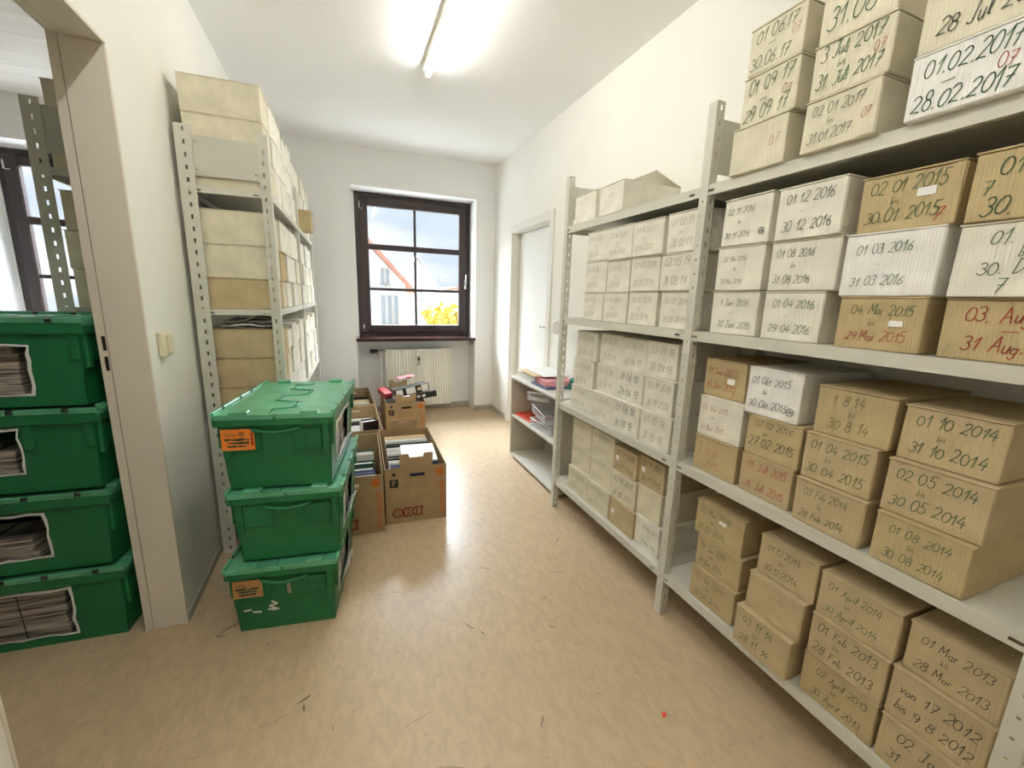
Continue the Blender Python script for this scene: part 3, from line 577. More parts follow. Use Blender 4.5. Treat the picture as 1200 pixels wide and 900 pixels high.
NEAR = {
 'A1': (Cr, [('07', .72, .42, .2, fr_)], 'faded red 07 only'), 'A2': (Cr, [('01 09 17', .1, .62, .3, g_), ('_', .34, .38, .2, g_), ('07', .76, .36, .18, r_), ('29 09 17', .06, .08, .3, g_)], '01 09 17 to 29 09 17'),
 'A3': (Cr, [('01 06.17', .12, .62, .28, g_), ('_', .36, .44, .2, g_), ('07', .78, .44, .18, fr_), ('30.06.17', .06, .1, .28, g_)], '01 06 17 to 30 06 17'),
 'B1': (Cr, three('02 01 2017', 'bis', '31.01.2017', k_, .2, .12) + [('07', .80, .34, .2, fr_)], '02 01 2017 to 31 01 2017'), 'B2': (Cr, three('3 Juli 2017', 'bis', '31. Juli 2017', g_, .27, .10) + [('07', .78, .44, .17, r_)], '3 Juli 2017 to 31 Juli 2017'),
 'B3': (Cr, [('31.08', .1, .18, .34, g_)], 'large 31 08'), 'C1': (Br, [('01.02.2017', .12, .60, .3, g_), ('_', .30, .38, .2, g_), ('07', .76, .38, .2, r_), ('28.02.2017', .06, .10, .3, g_)], '01 02 2017 to 28 02 2017'),
 'C2': (Cr, [('bis', .46, .62, .2, k_), ('28 Jul 20', .16, .2, .28, k_)], '28 Jul 20'),
 'D1': (Wh, three('1 Juni 2016', '-', '30 Juni 2016', g_, .17, .2), '1 Juni 2016 to 30 Juni 2016'), 'D2': (Wh, three('02 Mai 2016', 'bis', '31 Mai 2016', k_, .12, .16), '02 Mai 2016 to 31 Mai 2016'),
 'D3': (Wh, three('02 11 2016', 'bis', '30 11 2016', k_, .14, .1), '02 11 2016 to 30 11 2016'), 'E1': (Wh, three('01 04 2016', '-', '29 04 2016', g_, .18, .16), '01 04 2016 to 29 04 2016'),
 'E2': (Wh, three('01 08 2016', 'bis', '31 08 2016', k_, .17, .1), '01 08 2016 to 31 08 2016'), 'E3': (Wh, three('01 12 2016', '-', '30 12 2016', k_, .2, .14), '01 12 2016 to 30 12 2016'),
 'F1': (T, three('04 Mai 2015', 'bis', '29.Mai 2015', g_, .2, .16, r_) + [('7', .07, .42, .16, gr_)], '04 Mai 2015 to 29 Mai 2015'), 'F2': (Br, three('01 03 2016', '-', '31 03 2016', g_, .16, .14), '01 03 2016 to 31 03 2016'),
 'F3': (T, three('02 01 2015', 'bis', '30.01 2015', g_, .24, .1) + [('7', .78, .08, .26, r_)], '02 01 2015 to 30 01 2015'),
 'G1': (T, [('03. Aug', .18, .62, .26, r_), ('_', .5, .42, .2, r_), ('31 Aug.', .2, .1, .26, r_), ('7', .05, .08, .16, gr_)], '03 Aug to 31 Aug'), 'G2': (Wh, [('01. Dez.', .26, .70, .2, g_), ('bis', .5, .52, .15, g_), ('30. Dez.', .22, .30, .2, g_), ('7', .38, .07, .2, g_)], '01 Dez to 30 Dez'),
 'G3': (T, [('01', .2, .62, .28, g_), ('7', .1, .38, .22, g_), ('-', .6, .36, .2, g_), ('30. S', .12, .08, .28, g_)], '01 over 30 S'),
 'H1': (T, [('2 31 8', .1, .5, .24, fr_), ('2015', .3, .16, .24, fr_)], '2 31 8 2015 in faded red'), 'H2': (Wh, three('02 Nov 2015', 'bis', '30 Nov 2015', fr_, .15, .08), '02 Nov 2015 to 30 Nov 2015'),
 'H3': (T, [('01.Juni 2015', .08, .60, .19, r_), ('30.Juni 2015', .06, .22, .19, r_), ('7', .72, .06, .16, r_)], '01 Juni 2015 to 30 Juni 2015'), 'I1': (T2, three('01. Juli 2015', '-', '31. Juli 2015', r_, .22, .14), '01 Juli 2015 to 31 Juli 2015'),
 'I2': (T, [('02 02 2015', .16, .74, .18, k_), ('bis', .34, .56, .13, k_), ('27 02 2015', .08, .26, .24, k_)], '02 02 2015 to 27 02 2015'), 'I3': (Br, three('01 Okt 2015', 'bis', '30 Okt 2015', k_, .17, .08), '01 Okt 2015 to 30 Okt 2015'),
 'J1': (T2, three('03 Feb 2014', 'bis', '28 Feb 2014', g_, .18, .14), '03 Feb 2014 to 28 Feb 2014'), 'J2': (T2, three('01 04 2015', 'bis', '30 04 2015', g_, .22, .1), '01 04 2015 to 30 04 2015'), 'J3': (T, three('1 8 14', 'bis', '30 8 14', ng_, .22, .22), '1 8 14 to 30 8 14'),
 'K1': (T, three('01 08 2014', 'bis', '30 08 2014', g_, .19, .16), '01 08 2014 to 30 08 2014'), 'K2': (T2, three('02 05 2014', 'bis', '30 05 2014', g_, .22, .1), '02 05 2014 to 30 05 2014'), 'K3': (T2, three('01 10 2014', 'bis', '31 10 2014', g_, .22, .14), '01 10 2014 to 31 10 2014'),
 'L1': (T, three('02 06 2014', 'bis', '30 06 2014', ng_, .18, .14), '02 06 2014 to 30 06 2014'), 'L2': (T, three('02 Jan 2014', 'bis', '31 Jan 2014', k_, .18, .1), '02 Jan 2014 to 31 Jan 2014'), 'L3': (T, three('03 Mar 2014', 'bis', '31 03 2014', g_, .19, .1), '03 Mar 2014 to 31 03 2014'),
 'M1': (T2, three('03 11 14', 'bis', '28 11 14', g_, .22, .14), '03 11 14 to 28 11 14'), 'M2': (T2, [('02 02', .4, .6, .16, ng2_), ('14', .6, .2, .18, ng2_)], 'almost nothing, very faded'), 'M3': (T2, three('01.12.2014', 'bis', '30.12.2014', k_, .19, .14), '01 12 2014 to 30 12 2014'),
 'N1': (T, three('02 April 2013', 'bis', '30 April 2013', k_, .18, .2), '02 April 2013 to 30 April 2013'), 'N2': (T2, three('01 Feb 2013', 'bis', '28 Feb 2013', k_, .22, .1), '01 Feb 2013 to 28 Feb 2013'), 'N3': (T2, three('01 April 2014', 'bis', '30 April 2014', g_, .18, .12), '01 April 2014 to 30 April 2014'),
 'O1': (T2, [('02 Jan', .2, .62, .24, k_), ('31', .14, .2, .24, k_)], '02 Jan over 31'), 'O2': (T2, [('von 17 2012', .12, .56, .22, k_), ('bis 9 8 2012', .1, .2, .22, k_)], 'von 17 2012 bis 9 8 2012'), 'O3': (T2, three('01 Mar 2013', 'bis', '28 Mar 2013', k_, .19, .14), '01 Mar 2013 to 28 Mar 2013'),
}
cname = {id(M_tan): 'brown', id(M_white): 'off-white', id(M_cream): 'cream', id(M_bright): 'bright white', id(M_tan2): 'brown'}
RG = 'archive cartons on the long rack'
STICK = {'F1': (.64, .46, .028, .014), 'F3': (.60, .52, .034, .018), 'H3': (.60, .40, .030, .020), 'L3': (.52, .60, .030, .013)}
STAMP = {'D3': (.86, .24, .010), 'I3': (.86, .22, .012), 'C2': (.92, .5, .014)}
SEAM = {'B1': .80, 'F2': .78, 'F3': .90, 'G2': .93, 'E1': .88, 'J2': .86, 'M2': .10, 'K1': .70, 'E3': .9, 'D1': .9, 'J1': .84, 'M1': .86}
for k, (m, ln, lab) in NEAR.items():
    x, y, w, h, yaw, z = BX[k]
    d = 1.596 - x if k[0] not in 'ABC' else 1.58 - x
    d = min(d, .355) - random.uniform(0, .02)
    if k[0] == 'P': d = .33
    archive_box('%s carton in the long rack reading %s' % (cname[id(m)], lab.lower()), x, y, z, math.radians(-90+yaw), w-.003, d, h, m, ln, STICK.get(k), STAMP.get(k), SEAM.get(k), RG)
FAR = {
 'P1': (Wh, [('01 06', .2, .6, .14, f_)]), 'P2': (Wh, [('02 08', .4, .56, .12, f_)]),
 'Q1': (Wh, three('02 11 20', 'bis', '30 11 20', gr_, .16)), 'Q2': (Wh, three('02 10 20', 'bis', '30 10 20', gr_, .16)), 'Q3': (Wh, three('01 12 2020', 'bis', '30 12 20', gr_, .16)),
 'R1': (Wh, three('02 01 2020', 'bis', '30 01 2020', gr_, .16)), 'R2': (Wh, three('01 07 20', 'bis', '31 07 20', gr_, .15)), 'R3': (Wh, three('02 06 2020', 'bis', '30 06 2020', gr_, .16)),
 'S1': (Wh, three('02 12 2019', 'bis', '30 12 2019', gr_, .18)), 'S2': (Wh, three('01 03 2019', '-', '31 03 2019', gr_, .2)), 'S3': (Wh, three('01 04 2020', 'bis', '30 04 2020', gr_, .16)),
 'T1': (Wh, three('02 01 2019', 'bis', '31 01 2019', gr_, .18)), 'T2': (Wh, three('02 05 19', '-', '31 05 19', gr_, .24)), 'T3': (Wh, three('01 02 19', 'bis', '28 02 19', gr_, .2)),
 'U1': (Wh, three('01 10 2018', '-', '30 10 2018', gr_, .2)), 'U2': (Wh, three('01 12 2018', '-', '30 12 18', gr_, .2)), 'U3': (Wh, three('01 02 2018', '-', '28 02 2018', gr_, .2)),
 'V1': (Wh, three('02 07 18', '-', '31 07 18', f_, .22)), 'V2': (Wh, three('02 05 18', '-', '30 05 18', f_, .22)), 'V3': (Wh, three('01 03 18', '-', '29 03 18', f_, .2)),
 'W1': (Wh, three('01 08 18', '-', '31 08 18', k_, .26)), 'W2': (Wh, three('01 06 18', '-', '29 06 18', k_, .26)), 'W3': (Wh, three('01 04 17', '-', '30 04 17', gr_, .22)),
 'X1': (Wh, three('01 10 18', '-', '31 10 18', gr_, .24)), 'X2': (Wh, three('02 11 2018', '-', '30 11 2018', gr_, .22)), 'X3': (Wh, three('03 09 18', '-', '28 09 18', gr_, .24)),
 'a1': (Cr, three('02 03 2008', '-', '31 03 2008', gr_, .2)), 'a2': (Cr, three('01 02 17', '-', '28 02 17', f_, .2)), 'a3': (Cr, three('01 11 17', '-', '30 11 17', f_, .2)),
 'b1': (Cr, three('01 12 2017', '-', '30 12 2017', gr_, .2)), 'b2': (Cr, three('02 10 17', '-', '31 10 17', gr_, .2)), 'b3': (Cr, three('01 09 2017', '-', '29 09 2017', gr_, .2)),
 'c1': (T2, [('01 06 2015', .2, .5, .18, f_), ('-', .4, .36, .1, f_), ('30 06', .3, .14, .18, f_)]), 'c2': (Cr, three('02 05 2017', '-', '31 05 2017', k_, .22)), 'c3': (T2, three('02 01 2008', '-', '31 01 2008', k_, .22)),
 'd1': (Wh, three('02 Mar 2015', 'bis', '31 Mar 2015', gr_, .16, .34)), 'd2': (Cr, []), 'd3': (T2, three('02 11 2015', '-', '30 11 2015', k_, .22)),
}
SHN = {'P': 'top shelf', 'Q': 'second shelf', 'R': 'second shelf', 'S': 'second shelf', 'T': 'second shelf', 'U': 'third shelf', 'V': 'third shelf', 'W': 'third shelf', 'X': 'third shelf', 'a': 'lowest shelf', 'b': 'lowest shelf', 'c': 'lowest shelf', 'd': 'lowest shelf'}
ORD = dict(Q='first', R='second', S='third', T='fourth', U='first', V='second', W='third', X='fourth', a='first', b='second', c='third', d='fourth')
for k, (m, ln) in FAR.items():
    x, y, w, h, yaw, z = BX[k]
    d = min(1.596-x, .345) - random.uniform(0, .02)
    if k == 'P1': lab = 'small white carton at the window end of the long rack top shelf'
    elif k == 'P2': lab = 'white carton with raised flap on the long rack top shelf beside the small carton'; 
    else: lab = '%s carton, window bay of long rack, %s, %s stack from window, %s' % (cname[id(m)], SHN[k[0]], ORD[k[0]], ('bottom', 'middle', 'topmost')[int(k[1])-1])
    archive_box(lab, x, y, z, math.radians(-90+yaw), w-.003, d, h, m, ln, (.12, .45, .022, .022) if k in ('c3', 'd3', 'c1') else None, None, .85 if k in ('T1', 'W1') else None, RG, flapup=.35 if k == 'P2' else 0.0)
# left rack
LG = 'archive cartons on the narrow rack'
LRM = Matrix.Translation((-.622, 2.318, 0)) @ Matrix.Rotation(-math.radians(1.5), 4, 'Z')
def left_box(label, lx, ly, z, w, d, h, m, **k):
    p = LRM @ Vector((lx, ly, 0))
    return archive_box(label, p.x, p.y, z, math.radians(90-1.5+random.uniform(-.6, .6)), w, d, h, m, group=LG, **k)
ords = ('first', 'second', 'third', 'fourth', 'fifth')
for bay in (0, 1):
    for (z0, lv, nm) in ((1.762, 0, 'top shelf'), (1.235, 1, 'second shelf'), (.715, 2, 'third shelf'), (.20, 3, 'lowest shelf')):
        if lv == 3 and bay == 1: continue
        for c in range(5):
            if lv == 3 and c > 1: continue
            y = .022 + .1945*c + bay*1.004
            z = z0
            hs = [.147]*3
            if lv == 1: hs = [.140, .148, .151]
            if lv == 2: hs = [.142, .142, .142]
            if lv == 0 and bay == 0 and c == 3: hs = [.137]*3
            if lv == 0 and bay == 1: hs = [.14, .135, .13 if c < 3 else .115]
            if lv == 2 and c in (1, 3): hs = [.15, .15, .10]
            for r in range(3):
                m = M_white if random.random() < .8 else M_cream
                if c == 0 and bay == 0: m = (Cr if lv == 0 else (T2 if lv == 2 or r == 0 else Cr)) if lv < 3 else T2
                if lv == 1 and bay == 0 and c == 1 and r == 1: m = T
                dx = random.uniform(-.012, .006); d = .30
                if lv == 0 and bay == 1 and c == 0 and r == 0: continue
                if lv == 0 and bay == 1 and c == 1 and r == 0: m = T; dx = .07
                if lv == 0 and bay == 1 and c == 0 and r > 0: dx = -.01
                zz = z
                if lv == 0 and bay == 1 and c == 0 and r == 1: zz = z; hs[1] = .275 - 0; 
                left_box('%s carton, narrow rack, %s, %s stack of the %s bay, %s' % (cname[id(m)], nm, ords[c], ('near', 'far')[bay], ('bottom', 'middle', 'topmost')[r]), .334+dx, y, zz, .186, d, hs[r], m)
                z = zz + hs[r]
# side-room rack
for (z0, nm, hs) in ((1.762, 'top shelf', (.158, .158)), (1.235, 'second shelf', (.153, .150, .150)), (.715, 'third shelf', (.142, .142, .142))):
    for c in range(2):
        z = z0
        for r, h in enumerate(hs):
            archive_box('grey-lit carton in the side room rack, %s, %s stack, %s' % (nm, ('nearest', 'rear')[c], ('bottom', 'second', 'third')[r]), -1.012 + random.uniform(-.006, .004), 2.475+.2*c, z, math.radians(-90), .184, .214, h, M_cream, group='cartons in the side room rack')
            z += h
# ------------------------------------------------------------------ dark folded papers lying on the narrow rack cartons
p = LRM @ Vector((.20, .10, 0))
t = thing('paper_pile', 'dark crumpled paper pile on the third shelf of the narrow rack, nearest cartons', 'paper', (p.x, p.y, 1.1435))
for i in range(4):
    b = MB(); a = .02*i
    n = 6
    def top(u, v): return .006 + .010*i + .010*math.sin(u*9+i)*math.cos(v*7+i*2) + .018*u*(i > 1)
    for iu in range(n):
        for iv in range(n):
            def P(ii, jj): u, v = ii/n, jj/n; return (-.12+.24*u+a*.3, -.075+.15*v, max(.002+.008*i, top(u, v)))
            b.face([P(iu, iv), P(iu+1, iv), P(iu+1, iv+1), P(iu, iv+1)])
    bmesh.ops.remove_doubles(b.bm, verts=b.bm.verts, dist=1e-5)
    bmesh.ops.solidify(b.bm, geom=b.bm.faces[:], thickness=.004)
    b.build('sheet', (M_crumple, M_paper, M_crumple, M_crumple)[i], t, smooth=True)
# ================================================================== green attached-lid crates
def crate(label, x, y, z, rz, holes=None, group=None, foil=False, stickers=()):
    """local X = short side (0.40), local Y = long side (0.60), origin at the middle of the base; holes: long sides (+1 / -1) with a torn window (y0, y1, z0, z1)"""
    holes = holes or {}
    HB = .252
    root = thing('plastic_crate', label, 'crate', (x, y, z), rz, group)
    bx, by, tx, ty = .174, .268, .187, .287     # half sizes bottom / top
    b = MB()
    for s in (1, -1):
        hl = [holes[s]] if s in holes else []
        def ml(u, v, w, s=s):
            f = v/HB; hx = bx+(tx-bx)*f; hy = by+(ty-by)*f
            return (s*(hx-w), u*hy/.287, v)
        b.plate(ml, -.287, .287, 0, HB, hl, .0035, M_green)
        def me(u, v, w, s=s):
            f = v/HB; hx = bx+(tx-bx)*f; hy = by+(ty-by)*f
            return (u*hx/.187, s*(hy-w), v)
        b.plate(me, -.187, .187, 0, HB, [], .0035, M_green)
    b.box(-bx+.002, bx-.002, -by+.002, by-.002, .002, .006, M_green)
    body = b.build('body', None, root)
    # ribs and recessed-looking panels on the ends and long sides
    for s in (1, -1):
        for cx in (-.165, .165):
            b = MB(); b.box(cx-.012, cx+.012, min(s*.280, s*.293), max(s*.280, s*.293), .13, HB, M_green, .002); b.build('rib', None, root)
        for cy in (-.265, -.10, .10, .265):
            if s in holes and holes[s][0]-.02 < cy < holes[s][1]+.02: continue
            b = MB(); b.box(min(s*.180, s*.193), max(s*.180, s*.193), cy-.012, cy+.012, .16, HB, M_green, .002); b.build('rib', None, root)
    for s in (-1, 1):
        b = MB()
        # label panel: raised frame on the right of each end
        yy = s*.289; o = s*.004
        for (u0, u1, v0, v1) in ((.045, .150, .150, .156), (.045, .150, .222, .228), (.045, .051, .15, .228), (.144, .150, .15, .228), (.096, .100, .15, .228), (.045, .15, .187, .190)):
            q = s*-1
            b.box(min(q*u0, q*u1), max(q*u0, q*u1), min(yy-.012*s, yy+o), max(yy-.012*s, yy+o), v0, v1, M_green)
        b.box(min(-s*.045, -s*.15), max(-s*.045, -s*.15), min(yy-.014*s, yy), max(yy-.014*s, yy), .150, .228, M_green)
        b.build('label_panel', None, root)
        b = MB(); b.box(min(s*.055, s*.152), max(s*.055, s*.152), min(yy-.014*s, yy+.001*s), max(yy-.014*s, yy+.001*s), .150, .236, M_green, .002); b.build('end_panel', None, root)
    for s in (-1, 1):
        b = MB(); b.tube([(-.085, s*.284, .236), (-.070, s*.300, .231), (-.035, s*.303, .224), (.0, s*.304, .221), (.035, s*.303, .224), (.070, s*.300, .231), (.085, s*.284, .236)], .006, M_green, 8); b.build('handle', None, root)
    # rim
    b = MB(); 
    for s in (1, -1):
        b.box(min(s*.183, s*.200), max(s*.183, s*.200), -.300, .300, .246, .282, M_green, .003)
        b.box(-.184, .184, min(s*.283, s*.300), max(s*.283, s*.300), .246, .282, M_green, .003)
    b.build('rim', None, root)
    # two interlocking lid leaves
    amp = .042
    zig = [(-.296, -.02), (-.235, -.02), (-.205, amp), (-.125, amp), (-.095, -amp), (-.015, -amp), (.015, amp), (.095, amp), (.125, -amp), (.205, -amp), (.235, .02), (.296, .02)]
    for s in (-1, 1):
        b = MB()
        pts = [(s*.196, -.296)] + [(xx + s*.002, yy) for yy, xx in zig] + [(s*.196, .296)]
        b.prism(pts, lambda u, v, w: (u, v, w), .2825, .290, M_greenlid_sheen)
        # raised long edge with hinge gaps, and short-end tabs
        for (a, c) in ((-.300, -.225), (-.205, -.06), (-.04, .06), (.08, .205), (.225, .300)):
            b.box(min(s*.190, s*.203), max(s*.190, s*.203), a, c, .281, .3005, M_greenlid_sheen, .002)
        for e in (-1, 1):
            b.box(min(s*.085, s*.145), max(s*.085, s*.145), min(e*.268, e*.301), max(e*.268, e*.301), .284, .3005, M_greenlid_sheen, .003)
            b.box(min(s*.004, s*.196), max(s*.004, s*.196), min(e*.292, e*.3012), max(e*.292, e*.3012), .270, .290, M_greenlid_sheen, .002)
        # raised teeth along the seam
        for i in range(1, len(zig)-2):
            (ya, xa), (yc, xc) = zig[i], zig[i+1]
            b.tube([(xa + s*.007, ya, .2915), (xc + s*.007, yc, .2915)], .0045, M_greenlid_sheen, 6)
        b.build('lid_leaf', None, root)
        for yy in (-.215, -.05, .07, .215):
            b = MB(); b.tube([(s*.197, yy-.008, .292), (s*.197, yy+.008, .292)], .006, M_black, 8); b.build('hinge_pin', None, root)
    # torn pale edges round the windows
    for s, (a0, a1, c0, c1) in holes.items():
        b = MB(); rnd = random.Random(int(1000*x+z*77)); K = []
        for (pa, pb) in (((a0, c0), (a1, c0)), ((a1, c0), (a1, c1)), ((a1, c1), (a0, c1)), ((a0, c1), (a0, c0))):
            for i in range(6):
                f = i/6; K.append((pa[0]+(pb[0]-pa[0])*f + rnd.uniform(-.004, .004), pa[1]+(pb[1]-pa[1])*f + rnd.uniform(-.004, .004)))
        n = len(K); ring = []
        for i, (u, v) in enumerate(K):
            f = v/HB; hx = bx+(tx-bx)*f; hy = (by+(ty-by)*f)/.287
            out = rnd.uniform(.001, .006); cu, cv = (a0+a1)/2, (c0+c1)/2
            inn = (.90 if foil else .955) + rnd.uniform(-.025, .015)
            ring.append(((s*(hx+.0015), u*hy, v), (s*(hx+out), (cu+(u-cu)*inn)*hy, cv+(v-cv)*(inn-.03))))
        for i in range(n):
            (o1, i1), (o2, i2) = ring[i], ring[(i+1) % n]
            b.face([o1, o2, i2, i1])
        bmesh.ops.remove_doubles(b.bm, verts=b.bm.verts, dist=1e-6)
        bmesh.ops.solidify(b.bm, geom=b.bm.faces[:], thickness=.0015)
        if foil:
            c = MB(); nu, nv = 9, 4; Q = {}
            for i in range(nu+1):
                for j in range(nv+1):
                    u = a0 + (a1-a0)*(.02+.80*i/nu); f = j/nv; v = c0 + (c1-c0)*(.10 + .62*f*(1-.5*i/nu)) - .03*math.sin(math.pi*f)*0
                    out = .004 + .030*f*(1-f*.2) + rnd.uniform(-.004, .004)*(j > 0)
                    Q[i, j] = (s*(bx+(tx-bx)*v/HB + out), u*(by+(ty-by)*v/HB)/.287 + rnd.uniform(-.004, .004), v - .028*f*f)
            for i in range(nu):
                for j in range(nv): c.face([Q[i, j], Q[i+1, j], Q[i+1, j+1], Q[i, j+1]])
            bmesh.ops.remove_doubles(c.bm, verts=c.bm.verts, dist=1e-6); bmesh.ops.solidify(c.bm, geom=c.bm.faces[:], thickness=.0012)
            fo = c.build('foil_flap', M_foil, root, smooth=True); fo['label'] = 'crumpled white foil hanging out of the torn window'
        e = b.build('torn_edge', M_foil, root); e['label'] = 'white torn edge of the side window'
    for (kind, u0, u1, v0, v1) in stickers:
        b = MB(); yy = -.2895 - (.0035 if kind != 'scuff' else 0)
        m = {'orange': M_orange, 'faded': M_tanlabel, 'scuff': M_label}[kind]
        if kind != 'scuff':
            b.box(u0, u1, yy-.0012, yy+.003, v0, v1, m)
            lb = b.build('label_card', None, root); lb['label'] = 'orange printed label card' if kind == 'orange' else 'faded orange label card'
            b = MB(); mf = lambda u, v: (u, yy-.0016, v); w = u1-u0; h = v1-v0
            for i, (f0, f1, vv, hh) in enumerate(((.12, .40, .80, .02), (.12, .48, .70, .03), (.14, .84, .50, .06), (.2, .8, .34, .05), (.2, .74, .18, .05))):
                if i < 2: b.ribbon([(u0+w*f0, v0+h*vv), (u0+w*f1, v0+h*vv)], h*hh, mf, M_ink_k)
                else:
                    u = u0+w*f0
                    while u < u0+w*f1:
                        d = random.uniform(.04, .10)*w; b.ribbon([(u, v0+h*vv), (min(u+d, u0+w*f1), v0+h*vv+random.uniform(0, .03)*h)], h*random.uniform(.05, .13), mf, M_ink_k); u += d+.022*w
            if kind == 'orange':
                b.ribbon(arc(u0+w*.62, v0+h*.78, h*.10, h*.10, 0, 360, 14), h*.03, mf, M_ink_k); b.ribbon([(u0+w*.60, v0+h*.74), (u0+w*.64, v0+h*.82)], h*.04, mf, M_ink_k)
                b.ribbon([(u0+w*.93, v0+h*.25), (u0+w*.93, v0+h*.8)], h*.08, mf, M_ink_r)
            b.build('label_print', None, lb)
        else:
            mf = lambda u, v: (u, -(.268 + .019*v/.252) - .0012, v)
            for st in ([(u0, v0+.01), (u0+.02, v0+.012)], [(u0+.03, v0), (u0+.055, v0-.002)], [(u0+.085, v0+.004), (u0+.11, v0+.006), (u0+.09, v0+.02), (u0+.115, v0+.028), (u0+.10, v0+.04)], [(u0+.10, v0+.0), (u0+.118, v0+.002)]):
                b.ribbon(st, .008, mf, M_label)
            b.ribbon([(u0+.165, v0+.075), (u0+.164, v0+.11)], .014, mf, M_ink_gr)
            b.build('label_residue', None, root)
    return root
def paper_stack(label, x, y, z, rz, w, d, h, m=M_news, group=None, bulge=.012):
    """bundle of papers: slightly fanned layers with a string"""
    t = thing('newspaper_bundle', label, 'newspapers', (x, y, z), rz, group)
    b = MB(); n = 7
    for i in range(n):
        a0, a1 = h*i/n, h*(i+1)/n; j = random.uniform(-bulge, bulge)*.5
        b.box(-w/2+j, w/2+j*.6, -d/2-j*.5, d/2-j, a0, a1-.0006, m, .002)
    b.build('papers', None, t)
    b = MB(); b.tube([(w/2+.006, d*.08, .004), (w/2+.006, d*.05, h+.001), (-w/2, d*.05, h+.002)], .0018, M_dark, 5); b.build('string', None, t)
    return t
CG = 'green crates stacked in the aisle'
ang = math.radians(-8.0)
cx, cy = -.262, 1.662        # middle of the front edge of the base of the lowest crate
def cr_pos(front_x, front_y, a): return (front_x - math.sin(a)*.287, front_y + math.cos(a)*.287)
hw = {1: (-.17, .14, .05, .215)}
specs = [(cx, cy, .0, -8.0, 'green plastic crate at the bottom of the aisle stack, with faded label and white scuffs', [('faded', -.176, -.075, .165, .238), ('scuff', -.15, 0, .085, 0)]),
         (cx+.034, cy+.006, .3005, -7.0, 'green plastic crate in the middle of the aisle stack, plain front', []),
         (cx+.018, cy+.003, .601, -8.5, 'green plastic crate on top of the aisle stack, with orange label', [('orange', -.178, -.072, .158, .236)])]
for fx, fy, z, a, lab, st in specs:
    a = math.radians(a); px, py = cr_pos(fx, fy, a)
    crate(lab, px, py, z, a, {1: (-.185, .15, .045, .222)}, CG, foil=True, stickers=st)
    q = Matrix.Rotation(a, 4, 'Z') @ Vector((.091, -.02, 0))
    paper_stack('paper bundle showing through the torn side of the %s aisle crate' % ('bottom' if z < .1 else 'middle' if z < .5 else 'top'), px+q.x, py+q.y, z+.0065, a, .14, .42, .20, M_news2, 'paper bundles inside the aisle crates')
SG = 'green crates stacked in the side room'
for i, (rx, z, hole) in enumerate(((-.806, 0, (-.135, .13, .035, .235)), (-.815, .3055, (-.15, .11, .05, .232)), (-.806, .611, (-.13, .075, .065, .235)), (-.806, .9165, (-.15, .145, .035, .212)))):
    a = math.radians(-90 - 4.5)
    ca, sa = math.cos(math.radians(-4.5)), math.sin(math.radians(-4.5))
    # front right lower corner of the rim at (rx, 1.815)
    px = rx - .300*ca + .200*(-sa)*1; py = 1.822 + .300*(-sa)*1 + .200*ca
    nm = ('lowest', 'second', 'third', 'topmost')[i]
    # the long side that faces the doorway is local +X after turning
    crate('%s green plastic crate of the stack just inside the side room doorway' % nm, px, py, z, a, {1: hole}, SG)
    q = Matrix.Rotation(a, 4, 'Z') @ Vector((.082, (-.06, -.09, -.03, -.07)[i], 0))
    paper_stack('newspaper bundle behind the window of the %s side room crate' % nm, px+q.x, py+q.y, z+.0065, a, .15, (.30, .27, .13, .32)[i], (.205, .12, .14, .20)[i], M_news, 'newspaper bundles in the side room crates')
    if i == 2:
        q = Matrix.Rotation(a, 4, 'Z') @ Vector((.13, 0, 0))

